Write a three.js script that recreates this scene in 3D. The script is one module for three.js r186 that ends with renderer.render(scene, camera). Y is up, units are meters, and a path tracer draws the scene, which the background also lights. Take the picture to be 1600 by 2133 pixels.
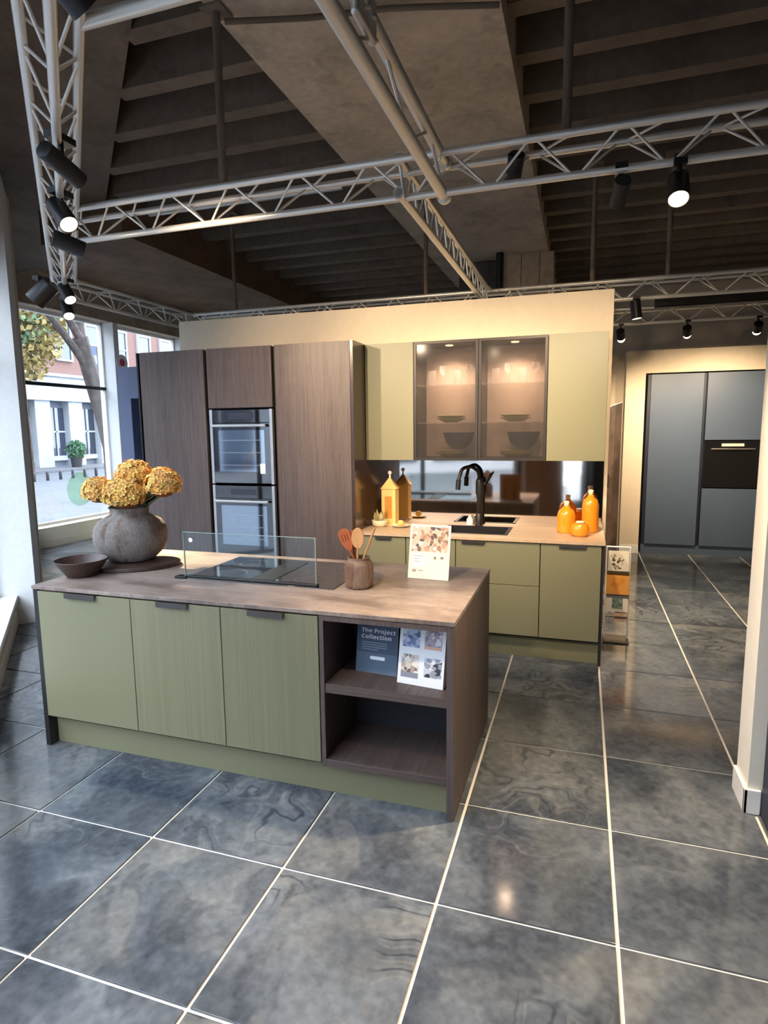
import * as THREE from 'three';
import { RoundedBoxGeometry } from 'three/addons/geometries/RoundedBoxGeometry.js';
import { mergeGeometries } from 'three/addons/utils/BufferGeometryUtils.js';
import { RectAreaLightUniformsLib } from 'three/addons/lights/RectAreaLightUniformsLib.js';

// ---------------------------------------------------------------- camera, sky, exposure
const scene = new THREE.Scene();
const camera = new THREE.PerspectiveCamera(80.366, 1600 / 2133, 0.05, 200);
camera.position.set(0.4393, 1.6585, 1.8912);
camera.rotation.set(-0.134976, 0.315058, -0.010978, 'YXZ');
const renderer = new THREE.WebGLRenderer({ antialias: true });
renderer.toneMapping = THREE.LinearToneMapping;
renderer.toneMappingExposure = 1.4;
renderer.shadowMap.enabled = true;
RectAreaLightUniformsLib.init();
scene.background = new THREE.Color().setRGB(0.80, 0.93, 1.12);     // even overcast daylight
scene.backgroundIntensity = 7;
const WARM = new THREE.Color().setRGB(1.0, 0.77, 0.52);

// ---------------------------------------------------------------- helpers
let seed = 7;
const rnd = () => { seed = (seed * 1664525 + 1013904223) >>> 0; return seed / 4294967296; };
const rr = (a, b) => a + (b - a) * rnd();
const V = (x, y, z) => new THREE.Vector3(x, y, z);
const names = new Map();
function numbered(name) {
  const n = names.get(name) ?? 0; names.set(name, n + 1);
  return n ? name + '_' + String(n).padStart(3, '0') : name;
}
function finish(m) { m.castShadow = true; m.receiveShadow = true; return m; }
// uv in metres from the position and the dominant normal; turn swaps u and v
function metric(g, turn = 0) {
  if (g.index) g = g.toNonIndexed();
  const p = g.attributes.position, n = g.attributes.normal, uv = new Float32Array(p.count * 2);
  for (let i = 0; i < p.count; i += 3) {
    let ax = 0, ay = 0, az = 0;
    for (let k = 0; k < 3; k++) { ax += Math.abs(n.getX(i + k)); ay += Math.abs(n.getY(i + k)); az += Math.abs(n.getZ(i + k)); }
    for (let k = 0; k < 3; k++) {
      const x = p.getX(i + k), y = p.getY(i + k), z = p.getZ(i + k);
      let u, v;
      if (ay >= ax && ay >= az) { u = z; v = x; } else if (ax >= az) { u = z; v = y; } else { u = x; v = y; }
      if (turn) { const t = u; u = v; v = t; }
      uv[(i + k) * 2] = u; uv[(i + k) * 2 + 1] = v;
    }
  }
  g.setAttribute('uv', new THREE.BufferAttribute(uv, 2));
  return g;
}
function bx(x0, x1, y0, y1, z0, z1, r = 0, turn = 0) {
  const w = Math.abs(x1 - x0), h = Math.abs(y1 - y0), d = Math.abs(z1 - z0);
  const g = r > 0 ? new RoundedBoxGeometry(w, h, d, 1, Math.min(r, w / 2.01, h / 2.01, d / 2.01)) : new THREE.BoxGeometry(w, h, d);
  g.translate((x0 + x1) / 2, (y0 + y1) / 2, (z0 + z1) / 2);
  return metric(g, turn);
}
const plain = (g) => { const q = g.index ? g.toNonIndexed() : g; for (const k of Object.keys(q.attributes)) if (!['position', 'normal', 'uv'].includes(k)) q.deleteAttribute(k); return q; };
const merge = (list) => mergeGeometries(list.map(plain));
function tube(points, r, seg = 24, rad = 8, closed = false) {
  return new THREE.TubeGeometry(new THREE.CatmullRomCurve3(points.map((p) => (p.isVector3 ? p : V(...p))), closed, 'catmullrom', 0.4), seg, r, rad, closed);
}
function rod(a, b, r, rad = 10) {
  a = a.isVector3 ? a : V(...a); b = b.isVector3 ? b : V(...b);
  const d = b.clone().sub(a), g = new THREE.CylinderGeometry(r, r, d.length(), rad);
  g.applyQuaternion(new THREE.Quaternion().setFromUnitVectors(V(0, 1, 0), d.clone().normalize()));
  const m = a.clone().add(b).multiplyScalar(0.5);
  return g.translate(m.x, m.y, m.z);
}
const lathe = (pts, seg = 40) => new THREE.LatheGeometry(pts.map((p) => new THREE.Vector2(p[0], p[1])), seg);
function prism(poly, y0, y1) {   // polygon in (x, z), upright
  const s = new THREE.Shape(poly.map(([x, z]) => new THREE.Vector2(x, -z)));
  const g = new THREE.ExtrudeGeometry(s, { depth: y1 - y0, bevelEnabled: false });
  g.rotateX(-Math.PI / 2); g.translate(0, y0, 0);
  return metric(g);
}
function thing(name, label, category, [x, y, z] = [0, 0, 0], group) {
  const o = new THREE.Group(); o.name = numbered(name); o.position.set(x, y, z); scene.add(o);
  o.userData = { label, category };
  if (group) o.userData.group = group;
  return o;
}
// a part given in world coordinates, put under a thing that stands at its base
function part(name, g, mat, parent, label) {
  let b = V(0, 0, 0);
  for (let q = parent; q && q !== scene; q = q.parent) b.add(q.position);
  if (b.lengthSq() > 0) g.translate(-b.x, -b.y, -b.z);
  const m = finish(new THREE.Mesh(g, mat)); m.name = name; parent.add(m);
  if (label) m.userData.label = label;
  return m;
}
function local(name, g, mat, parent, label) {   // a part in its parent's own axes
  const m = finish(new THREE.Mesh(g, mat)); m.name = name; parent.add(m);
  if (label) m.userData.label = label;
  return m;
}
function single(name, g, mat, label, category, group) {   // a thing that is one mesh
  g.computeBoundingBox(); const b = g.boundingBox, c = [(b.min.x + b.max.x) / 2, b.min.y, (b.min.z + b.max.z) / 2];
  g.translate(-c[0], -c[1], -c[2]);
  const m = finish(new THREE.Mesh(g, mat)); m.name = numbered(name); m.position.set(...c); scene.add(m);
  m.userData = { label, category }; if (group) m.userData.group = group;
  return m;
}
function structure(name, g, mat, label) {
  const m = g ? finish(new THREE.Mesh(g, mat)) : new THREE.Group(); m.name = name; scene.add(m);
  m.userData = { kind: 'structure', label, category: name.split('_')[0] };
  return m;
}

// ---------------------------------------------------------------- procedural textures
function hash(x, y, s) { let h = Math.imul(x, 374761393) ^ Math.imul(y, 668265263) ^ Math.imul(s, 2147483647); h = Math.imul(h ^ (h >>> 13), 1274126177); return ((h ^ (h >>> 16)) >>> 0) / 4294967296; }
function vnoise(x, y, per, s, perY = per) {
  const ix = Math.floor(x), iy = Math.floor(y), fx = x - ix, fy = y - iy, u = fx * fx * (3 - 2 * fx), v = fy * fy * (3 - 2 * fy);
  const w = (a) => ((a % per) + per) % per, wy = (a) => ((a % perY) + perY) % perY;
  const a = hash(w(ix), wy(iy), s), b = hash(w(ix + 1), wy(iy), s), c = hash(w(ix), wy(iy + 1), s), d = hash(w(ix + 1), wy(iy + 1), s);
  return a + (b - a) * u + (c - a) * v + (a - b - c + d) * u * v;
}
function fbm(x, y, per, oct, s, perY = per) { let t = 0, a = 0.5, n = 0; for (let i = 0; i < oct; i++) { t += a * vnoise(x, y, per, s + i * 17, perY); n += a; x *= 2; y *= 2; per *= 2; perY *= 2; a *= 0.5; } return t / n; }
function texture(w, h, size, fn, { srgb = true, sizeV = size } = {}) {   // size: metres that one repeat covers
  const data = new Uint8Array(w * h * 4);
  for (let j = 0; j < h; j++) for (let i = 0; i < w; i++) {
    const c = fn(i / w, j / h), o = (j * w + i) * 4;
    for (let k = 0; k < 3; k++) data[o + k] = Math.max(0, Math.min(255, c[k] ?? c[0]));
    data[o + 3] = 255;
  }
  const t = new THREE.DataTexture(data, w, h); t.magFilter = THREE.LinearFilter; t.minFilter = THREE.LinearMipmapLinearFilter; t.generateMipmaps = true;
  t.wrapS = t.wrapT = THREE.RepeatWrapping; if (srgb) t.colorSpace = THREE.SRGBColorSpace; t.repeat.set(1 / size, 1 / sizeV); t.needsUpdate = true;
  return t;
}
const mixc = (a, b, t) => a.map((v, i) => v + (b[i] - v) * t);
const clamp01 = (t) => Math.max(0, Math.min(1, t));
const sstep = (a, b, x) => { const t = clamp01((x - a) / (b - a)); return t * t * (3 - 2 * t); };
const std = (o) => new THREE.MeshStandardMaterial(o);
const phy = (o) => new THREE.MeshPhysicalMaterial(o);
const C = (r, g, b) => new THREE.Color(`rgb(${r},${g},${b})`);

// slate: clouds, dark seams and lighter brownish bands, all warped
const slateMap = texture(1400, 1400, 2.8, (u, v) => {
  const wx = fbm(u * 5, v * 5, 5, 4, 3) - 0.5, wy = fbm(u * 5, v * 5, 5, 4, 53) - 0.5;
  const x = u + wx * 0.2, y = v + wy * 0.2;
  const cloud = fbm(x * 9, y * 6, 9, 6, 11, 6), band = fbm(x * 4, y * 4, 4, 5, 29), fine = fbm(u * 110, v * 110, 110, 3, 71);
  const ring = fbm(x * 5, y * 5, 5, 5, 37), layers = Math.abs(((ring * 9) % 1) - 0.5) * 2, mask = sstep(0.46, 0.6, fbm(u * 4 + 2, v * 4, 4, 3, 91));
  let c = mixc([64, 70, 78], [106, 111, 116], sstep(0.28, 0.74, cloud));
  c = mixc(c, [122, 119, 113], 0.5 * sstep(0.5, 0.68, band));
  c = mixc(c, [52, 57, 64], 0.7 * mask * (1 - sstep(0.0, 0.3, layers)));
  c = mixc(c, [134, 131, 125], 0.38 * mask * sstep(0.75, 1, layers));
  c = mixc(c, [58, 62, 69], 0.45 * sstep(0.6, 0.7, fbm(x * 12, y * 12, 12, 5, 61)));
  const g = (fine - 0.5) * 30;
  return c.map((q) => q + g);
});
const slateRough = texture(700, 700, 2.8, (u, v) => {
  const q = fbm(u * 8, v * 8, 8, 5, 11), f = fbm(u * 60, v * 60, 60, 3, 7);
  return [Math.round(255 * (0.05 + 0.07 * q + 0.05 * f))];
}, { srgb: false });
const slateBump = texture(1024, 1024, 2.8, (u, v) => {
  const wx = fbm(u * 5, v * 5, 5, 4, 3) - 0.5, x = u + wx * 0.16;
  return [255 * (0.5 * fbm(x * 30, v * 30, 30, 5, 5) + 0.5 * fbm(x * 8, v * 8, 8, 4, 15))];
}, { srgb: false });
function woodMap(dark, light, sizeU, sizeV, s, contrast = 1) {   // grain runs along v
  return texture(512, 512, sizeU, (u, v) => {
    const w = (fbm(u * 4, v * 2, 4, 3, s, 2) - 0.5) * 0.5;
    const g1 = fbm((u + w * 0.06) * 48, v * 3, 48, 3, s + 5, 3), g2 = vnoise(u * 160, v * 8, 160, s + 9, 8), p = fbm(u * 6, v * 2, 6, 3, s + 13, 2);
    let t = clamp01(0.5 + contrast * ((g1 - 0.5) * 1.5 + (p - 0.5) * 0.7));
    const c = mixc(dark, light, t);
    const d = (g2 > 0.8 ? -1 : 0) * 16 * contrast + (vnoise(u * 240, v * 40, 240, s + 21, 40) - 0.5) * 10;
    return c.map((q) => q + d);
  }, { sizeV });
}
const oakDark = woodMap([74, 62, 58], [102, 87, 81], 0.5, 1.3, 101, 0.6);
const oakTop = texture(768, 768, 1.1, (u, v) => {
  const w = (fbm(u * 4, v * 3, 4, 4, 202, 3) - 0.5) * 0.25, a = fbm((u + w) * 7, v * 4, 7, 5, 211, 4), st = fbm((u + w * 0.4) * 60, v * 5, 60, 3, 219, 5), f = fbm(u * 120, v * 60, 120, 2, 231, 60);
  const c = mixc([116, 101, 93], [150, 133, 122], sstep(0.3, 0.7, a));
  return c.map((q) => q + (st - 0.5) * 26 + (f - 0.5) * 18);
});
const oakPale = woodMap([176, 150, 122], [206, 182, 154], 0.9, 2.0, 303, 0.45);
const grainBump = texture(512, 512, 0.36, (u, v) => [255 * (0.6 * vnoise(u * 60, v * 3, 60, 7, 3) + 0.4 * vnoise(u * 130, v * 6, 130, 9, 6))], { srgb: false, sizeV: 1.4 });
const greenGrain = texture(512, 512, 0.34, (u, v) => { const q = (fbm(u * 40, v * 2, 40, 3, 31, 2) - 0.5) * 13; return [124 + q, 121 + q, 93 + q * 0.8]; }, { sizeV: 1.6 });
const plaster = texture(512, 512, 1.2, (u, v) => { const q = (fbm(u * 40, v * 40, 40, 4, 3) - 0.5) * 8 + (fbm(u * 4, v * 4, 4, 3, 9) - 0.5) * 6; return [244 + q, 244 + q, 244 + q]; });
const concrete = texture(768, 768, 2.4, (u, v) => {
  const a = fbm(u * 8, v * 8, 8, 5, 41), b = fbm(u * 70, v * 70, 70, 3, 43), st = sstep(0.62, 0.7, fbm(u * 14, v * 14, 14, 4, 61));
  const q = 176 + (a - 0.5) * 50 + (b - 0.5) * 24 - st * 14;
  return [q, q * 0.955, q * 0.9];
});
const clay = texture(512, 512, 0.5, (u, v) => {
  const a = fbm(u * 7, v * 7, 7, 5, 5), b = fbm(u * 60, v * 60, 60, 3, 8), p = sstep(0.5, 0.66, fbm(u * 5 + 3, v * 5, 5, 5, 77));
  return mixc([122, 114, 108], [104, 86, 74], p).map((q) => q + (a - 0.5) * 40 + (b - 0.5) * 34);
});
const clayBump = texture(512, 512, 0.5, (u, v) => [255 * (0.5 * fbm(u * 9, v * 9, 9, 5, 5) + 0.5 * fbm(u * 60, v * 60, 60, 3, 8))], { srgb: false });
const asphalt = texture(512, 512, 3, (u, v) => { const q = 84 + (fbm(u * 60, v * 60, 60, 4, 2) - 0.5) * 34 + (fbm(u * 4, v * 4, 4, 3, 2) - 0.5) * 14; return [q * 0.97, q, q * 1.05]; });
const barkMap = texture(256, 512, 0.5, (u, v) => { const q = 62 + (fbm(u * 16, v * 5, 16, 4, 2, 5) - 0.5) * 56; return [q, q * 0.88, q * 0.82]; });

// ---------------------------------------------------------------- materials
const M = {
  slate: std({ map: slateMap, roughnessMap: slateRough, roughness: 1, bumpMap: slateBump, bumpScale: 0.0003 }),
  grout: std({ color: C(214, 210, 202), roughness: 0.85 }),
  oak: std({ map: oakDark, roughness: 0.5, bumpMap: grainBump, bumpScale: 0.0006 }),
  top: std({ map: oakTop, roughness: 0.38 }),
  litTop: std({ map: oakPale, roughness: 0.4 }),  // worktop oak in a paler tone; strong lamplight is put into the colour
  green: std({ map: greenGrain, roughness: 0.42, bumpMap: grainBump, bumpScale: 0.0005 }),
  greenSmooth: std({ color: C(124, 121, 93), roughness: 0.45 }),
  dark: std({ color: C(30, 28, 28), roughness: 0.55 }),
  inside: std({ color: C(44, 44, 52), roughness: 0.6 }),
  black: std({ color: C(18, 18, 19), roughness: 0.45 }),
  blackMetal: std({ color: C(28, 28, 30), roughness: 0.35, metalness: 0.6 }),
  profile: std({ color: C(96, 92, 88), roughness: 0.35, metalness: 0.8 }),
  cream: std({ map: plaster, color: C(236, 218, 190), roughness: 0.85 }),
  partition: std({ map: plaster, color: C(244, 237, 222), roughness: 0.85 }),
  white: std({ map: plaster, color: C(240, 240, 236), roughness: 0.8 }),
  trim: std({ color: C(226, 214, 188), roughness: 0.5 }),
  whiteTrim: std({ color: C(240, 238, 232), roughness: 0.4 }),
  concrete: std({ map: concrete, color: C(250, 240, 226), roughness: 0.9 }),
  concreteDark: std({ map: concrete, color: C(158, 146, 135), roughness: 0.92 }),
  beamBrown: std({ map: concrete, color: C(160, 134, 112), roughness: 0.92 }),
  alu: std({ color: C(222, 218, 210), roughness: 0.36, metalness: 0.55 }),
  steel: std({ color: C(205, 203, 200), roughness: 0.28, metalness: 0.9 }),
  mirror: std({ color: C(206, 196, 186), roughness: 0.045, metalness: 1 }),
  ovenGlass: phy({ color: C(16, 17, 20), roughness: 0.05, clearcoat: 1, clearcoatRoughness: 0.02, specularIntensity: 1, ior: 2.1 }),
  hob: phy({ color: C(14, 15, 18), roughness: 0.06, clearcoat: 1, clearcoatRoughness: 0.03 }),
  pane: phy({ color: 0xffffff, roughness: 0, transmission: 1, thickness: 0, ior: 1.45 }),
  screen: phy({ color: C(244, 250, 250), roughness: 0, transmission: 1, thickness: 0, ior: 1.5 }),
  reeded: phy({ color: C(198, 194, 193), roughness: 0.1, specularIntensity: 0.04, transmission: 0.96, thickness: 0, ior: 1.45 }),
  clearGlass: phy({ color: 0xffffff, roughness: 0.05, transmission: 0.92, thickness: 0, ior: 1.5 }),
  navy: std({ color: C(24, 31, 50), roughness: 0.5 }),
  slateBlue: std({ color: C(80, 94, 113), roughness: 0.42 }),
  blueGrey: std({ color: C(96, 106, 134), roughness: 0.45 }),
  clay: std({ map: clay, roughness: 0.85, bumpMap: clayBump, bumpScale: 0.004 }),
  clayLight: std({ map: clay, color: C(255, 232, 214), roughness: 0.85, bumpMap: clayBump, bumpScale: 0.003 }),
  bowlWood: std({ map: oakDark, color: C(190, 165, 150), roughness: 0.5 }),
  petal: std({ color: C(255, 204, 116), roughness: 0.7, side: THREE.DoubleSide, vertexColors: true }),
  leaf: phy({ color: C(88, 104, 66), roughness: 0.6, side: THREE.DoubleSide }),
  stem: std({ color: C(80, 92, 52), roughness: 0.7 }),
  orangeGlass: phy({ color: C(244, 148, 30), roughness: 0.22, clearcoat: 0.6, clearcoatRoughness: 0.1 }),
  amber: std({ color: C(228, 188, 116), roughness: 0.6 }),
  ivory: std({ color: C(238, 224, 190), roughness: 0.6 }),
  paper: std({ color: C(244, 240, 232), roughness: 0.7 }),
  kraft: std({ color: C(150, 108, 66), roughness: 0.8 }),
  spoonOrange: std({ map: oakPale, color: C(208, 128, 78), roughness: 0.55 }),
  spoonPale: std({ map: oakPale, color: C(255, 222, 178), roughness: 0.55 }),
};
M.lampWarm = std({ color: 0xffffff, emissive: C(255, 226, 176), emissiveIntensity: 7, roughness: 0.4 });
M.lampSoft = std({ color: 0xffffff, emissive: C(255, 226, 176), emissiveIntensity: 3, roughness: 0.4 });

// ================================================================ THE ROOM
const FX = -6.95, FZ = -4.715, S = Math.SQRT1_2;              // corner where the slanted shop front meets the left one
const D = (s, n) => [FX + S * s + S * n, FZ + S * s - S * n];   // along the slanted front, n metres into the room
const END = D(13.5, 0), RX = 5, BZ = -9;
const plan = [[FX, BZ], [FX, FZ], END, [RX, END[1]], [RX, BZ]];

// --- floor: a slab of grout with the slate tiles laid on it
{
  const floor = structure('floor', prism(plan, -0.12, -0.006), M.grout, 'dark slate tiled floor with pale grout lines');
  const variants = [];
  const T = 0.6, gap = 0.0125;
  for (let k = 0; k < 14; k++) {
    const g = new RoundedBoxGeometry(T - gap, 0.02, T - gap, 1, 0.0012); g.translate(0, -0.01, 0);
    const m = metric(g), uv = m.attributes.uv, ou = rnd() * 2.8, ov = rnd() * 2.8, q = k % 4;
    for (let i = 0; i < uv.count; i++) { let u = uv.getX(i), v = uv.getY(i); for (let t = 0; t < q; t++) { const w = u; u = -v; v = w; } uv.setXY(i, u + ou, v + ov); }
    variants.push(m);
  }
  const inside = (x, z) => x > FX + 0.3 && x < RX - 0.3 && z > BZ + 0.3 && z < END[1] - 0.3 && (x - FX) - (z - FZ) > 0.45;
  const spots = [];
  for (let i = -13; i < 9; i++) for (let j = -9; j < 16; j++) {
    const x = (i + 0.5) * T, z = -(j + 0.5) * T;
    if (inside(x, z)) spots.push([x, z, Math.hypot(x - 0.44, z - 1.89)]);
  }
  spots.sort((a, b) => a[2] - b[2]);
  const rest = [];
  spots.forEach(([x, z], k) => {
    const g = variants[Math.floor(rnd() * variants.length)];
    if (k < 290) { const t = finish(new THREE.Mesh(g, M.slate)); t.name = 'tile'; t.position.set(x, 0, z); floor.add(t); } else rest.push(g.clone().translate(x, 0, z));
  });
  // the cut tiles along the walls
  for (let i = -13; i < 9; i++) for (let j = -9; j < 16; j++) {
    const x = (i + 0.5) * T, z = -(j + 0.5) * T;
    if (inside(x, z)) continue;
    let poly = [[x - T / 2 + gap / 2, z - T / 2 + gap / 2], [x + T / 2 - gap / 2, z - T / 2 + gap / 2], [x + T / 2 - gap / 2, z + T / 2 - gap / 2], [x - T / 2 + gap / 2, z + T / 2 - gap / 2]];
    for (const side of [(p) => p[0] - FX, (p) => RX - p[0], (p) => p[1] - BZ, (p) => END[1] - p[1], (p) => (p[0] - FX) - (p[1] - FZ)]) {
      const out = [];
      for (let a = 0; a < poly.length; a++) {
        const p = poly[a], q = poly[(a + 1) % poly.length], dp = side(p), dq = side(q);
        if (dp >= 0) out.push(p);
        if ((dp >= 0) !== (dq >= 0)) { const t = dp / (dp - dq); out.push([p[0] + (q[0] - p[0]) * t, p[1] + (q[1] - p[1]) * t]); }
      }
      poly = out; if (poly.length < 3) break;
    }
    if (poly.length >= 3) rest.push(plain(prism(poly, -0.02, 0)));
  }
  const far = finish(new THREE.Mesh(merge(rest), M.slate)); far.name = 'cut_tiles'; far.userData.kind = 'stuff'; floor.add(far);
}

// --- ceiling: concrete slab, ribs, broad beams
{
  const c = structure('ceiling', prism(plan, 4.15, 4.3), M.concreteDark, 'dark ribbed concrete ceiling with broad beams');
  part('beam', bx(-1.36, 0.0, 3.7, 4.15, BZ, END[1] - 0.9), M.concrete, c);
  part('edge_beam', prism([[FX, FZ], END, [END[0] + 1.4, END[1]], [FX + 1.4, FZ]], 3.82, 4.15), M.concreteDark, c);
  part('side_beam', bx(-4.7, -3.72, 3.5, 4.15, BZ, -3.05), M.beamBrown, c);
  part('side_beam', bx(FX, -4.7, 3.95, 4.15, BZ, FZ), M.beamBrown, c);
  for (let k = 0; k < 30; k++) {
    const z = 3.42 - 0.46 * k;
    if (z < BZ + 0.2) break;
    const xl = Math.max(-3.72, z - 0.85);
    if (xl < -1.45) part('rib', bx(xl, -1.36, 3.82, 4.15, z - 0.06, z + 0.06), M.concreteDark, c);
    part('rib', bx(Math.max(0, z - 0.85), RX, 3.82, 4.15, z - 0.06, z + 0.06), M.concreteDark, c);
  }
}

// --- walls
{
  const w = structure('wall_right', bx(RX, RX + 0.2, -0.12, 4.3, BZ, END[1]), M.white, 'white showroom side wall');
  const b = structure('wall_back', bx(FX - 0.3, RX + 0.2, -0.12, 4.3, BZ - 0.2, BZ), M.cream, 'cream wall at the far end of the showroom');
  const f = structure('wall_front', bx(END[0], RX + 0.2, -0.12, 4.3, END[1], END[1] + 0.2), M.white, 'white wall beside the slanted shop front');
}
// left shop front, parallel to the kitchen's depth
{
  const w = structure('wall_left', null, null, 'left shop front wall with a low cream sill');
  const z1 = -6.51, z2 = -6.62, z3 = -8.4, g = FX - 0.25;
  part('sill_wall', bx(FX - 0.34, FX, -0.12, 0.29, z1, FZ), M.trim, w);
  part('sill_wall', bx(FX - 0.34, FX, -0.12, 0.29, z3, z2), M.trim, w);
  part('head', bx(FX - 0.34, FX, 3.45, 4.3, z3, FZ), M.concrete, w);
  part('pier', bx(FX - 0.34, FX, -0.12, 3.45, z2, z1), M.white, w);
  part('panel', bx(FX - 0.34, FX, -0.12, 4.3, BZ, z3), M.white, w);
  const win = structure('window_1', null, null, 'tall shop window with a black transom bar and a pale green disc on the glass');
  const win5 = structure('window_5', null, null, 'shop window behind the slate-blue display unit');
  for (const [o, a, b] of [[win, z1, FZ - 0.02], [win5, z3, z2]]) {
    part('frame', merge([bx(g - 0.03, g + 0.03, 0.29, 3.45, a, a + 0.03), bx(g - 0.03, g + 0.03, 0.29, 3.45, b - 0.03, b), bx(g - 0.03, g + 0.03, 0.29, 0.33, a, b), bx(g - 0.03, g + 0.03, 3.41, 3.45, a, b)]), M.whiteTrim, o);
    part('transom', bx(g - 0.03, g + 0.03, 2.36, 2.41, a, b), M.black, o);
    part('pane', bx(g - 0.003, g + 0.003, 0.33, 2.36, a + 0.03, b - 0.03), M.pane, o);
    part('pane', bx(g - 0.003, g + 0.003, 2.41, 3.41, a + 0.03, b - 0.03), M.pane, o);
  }
  const disc = new THREE.CylinderGeometry(0.27, 0.27, 0.002, 48); disc.rotateZ(Math.PI / 2); disc.translate(g + 0.005, 0.77, -5.82);
  part('disc_sticker', disc, phy({ color: C(228, 246, 228), roughness: 0.12, transmission: 0.95, thickness: 0 }), win);
  const b = structure('baseboard_left', bx(FX, FX + 0.015, 0, 0.1, -6.4, FZ + 0.0), M.trim, 'cream skirting under the left shop window');
}
// slanted shop front: piers, glass, sills (built along its own axis)
{
  const w = structure('wall_slanted', null, null, 'slanted shop front wall with white piers and low sills');
  w.name = 'wall_diagonal';
  w.position.set(FX, 0, FZ); w.rotation.y = -Math.PI / 4;       // local x runs along the front, local z points outdoors
  const win = [[0.12, 3.05], [3.9, 9.27], [10.07, 10.73]];
  const solid = [[-0.2, 0.12], [3.05, 3.9], [10.73, 13.7]];
  local('pier', bx(-0.15, 0.12, -0.12, 4.3, 0, 0.3), M.white, w);
  local('pier', bx(3.05, 3.845, -0.12, 4.3, -0.17, 0.3), M.white, w);
  local('corner_trim', bx(3.0, 3.05, 0, 3.9, -0.185, -0.1), M.trim, w);
  local('pier', bx(9.27, 10.07, -0.12, 4.3, 0, 0.3), std({ color: C(86, 66, 52), roughness: 0.6 }), w);
  local('door_frame', bx(10.73, 11.08, -0.12, 3.1, 0.02, 0.28), M.black, w);
  local('head', bx(-0.15, 13.7, 3.1, 4.3, 0, 0.3), M.concreteDark, w);
  local('pier', bx(11.08, 13.7, -0.12, 3.1, 0, 0.3), M.white, w);
  for (const [a, b, n] of [[0.12, 3.05, 2], [3.845, 9.27, 3], [10.07, 10.73, 4]]) {
    const g = structure('window_' + n, null, null, ['', '', 'slanted shop window beyond the white pier', 'wide slanted shop window beside the kitchen', 'narrow glass door panel next to the brown pier'][n]);
    g.position.copy(w.position); g.rotation.copy(w.rotation);
    const low = n === 4 ? 0.02 : 0.26;
    if (n !== 4) {
      local('sill_wall', bx(a, b, -0.12, 0.22, 0, 0.3), M.trim, w);
      local('sill', bx(a, b, 0.22, 0.26, -0.03, 0.3, 0.004), M.whiteTrim, w);
      local('skirting', bx(a, b, 0, 0.12, -0.016, 0), M.trim, w);
    }
    const parts = [];
    const posts = n === 3 ? [3.845, 5.65, 7.46, 9.23] : [a, b - 0.04];
    for (const p of posts) parts.push(bx(p, p + 0.04, low, 3.1, 0.12, 0.18));
    parts.push(bx(a, b, low, low + 0.04, 0.12, 0.18), bx(a, b, 3.06, 3.1, 0.12, 0.18));
    local('frame', merge(parts), M.black, g);
    local('transom', bx(a, b, 2.36, 2.41, 0.12, 0.18), M.black, g);
    for (let k = 0; k + 1 < posts.length; k++) {
      local('pane', bx(posts[k] + 0.04, posts[k + 1], low + 0.04, 2.36, 0.147, 0.153), M.pane, g);
      local('pane', bx(posts[k] + 0.04, posts[k + 1], 2.41, 3.06, 0.147, 0.153), M.pane, g);
    }
  }
}
// partition behind the sink run, and the one at the right
{
  structure('wall_kitchen', bx(-3.14, 0.633, 0, 2.665, -3.13, -3.03, 0.002), M.cream, 'cream partition wall behind the green kitchen').name = 'wall_partition';
  const p = structure('wall_aisle', bx(1.165, RX, 0, 2.69, -1.09, -0.9, 0.002), M.partition, 'cream partition end beside the aisle');
  structure('baseboard_aisle', merge([bx(1.15, 1.165, 0, 0.11, -1.09, -0.885, 0.003), bx(1.15, 1.215, 0, 0.11, -0.9, -0.885, 0.003)]), M.whiteTrim, 'white skirting round the partition end');
  // far wall with the recess for the blue cabinets
  const f = structure('wall_far', null, null, 'cream wall framing the blue tall cabinets');
  part('left_panel', bx(0.955, 1.19, 0, 2.62, -6.95, -6.66), M.cream, f);
  part('top_panel', bx(1.19, 2.62, 2.335, 2.62, -6.95, -6.66), M.cream, f);
  part('right_panel', bx(2.62, RX, 0, 2.62, -6.95, -6.66), M.cream, f);
  part('return_panel', bx(0.2, 0.955, 0, 2.62, -7.2, -7.0), M.cream, f);
  part('recess_back', bx(1.19, 2.62, 0, 2.335, -7.5, -7.4), M.cream, f);
  structure('baseboard_far', bx(0.955, 1.19, 0, 0.1, -6.66, -6.645), M.whiteTrim, 'cream skirting below the far wall');
  // arched door in the return
  const s = new THREE.Shape(); s.moveTo(0.7, 0); s.lineTo(0.7, 1.75); s.absarc(0.94, 1.75, 0.24, Math.PI, Math.PI / 2, true); s.lineTo(0.94, 0); s.closePath();
  const dg = new THREE.ExtrudeGeometry(s, { depth: 0.04, bevelEnabled: false }); dg.translate(0, 0, -7.0);
  const d = structure('door_1', metric(dg), std({ map: oakTop, color: C(200, 186, 172), roughness: 0.5 }), 'taupe arched door panel in the far wall');
  part('door_frame', merge([rod([0.7, 0, -6.95], [0.7, 1.75, -6.95], 0.014), tube([[0.7, 1.75, -6.95], [0.77, 1.92, -6.95], [0.94, 1.99, -6.95]], 0.014, 12)]), M.whiteTrim, d);
}
// column under the broad beam, far away
{
  const c = structure('wall_column', null, null, 'beige panelled column under the ceiling beam');
  c.name = 'trim_1';
  for (const [x0, x1] of [[-0.53, -0.31], [-0.305, -0.1], [-0.095, 0.06]]) for (const [y0, y1] of [[0, 3.02], [3.03, 3.3], [3.31, 3.7]]) part('panel', bx(x0, x1, y0, y1, -6.1, -5.75, 0.004), M.concrete, c);
}

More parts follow.
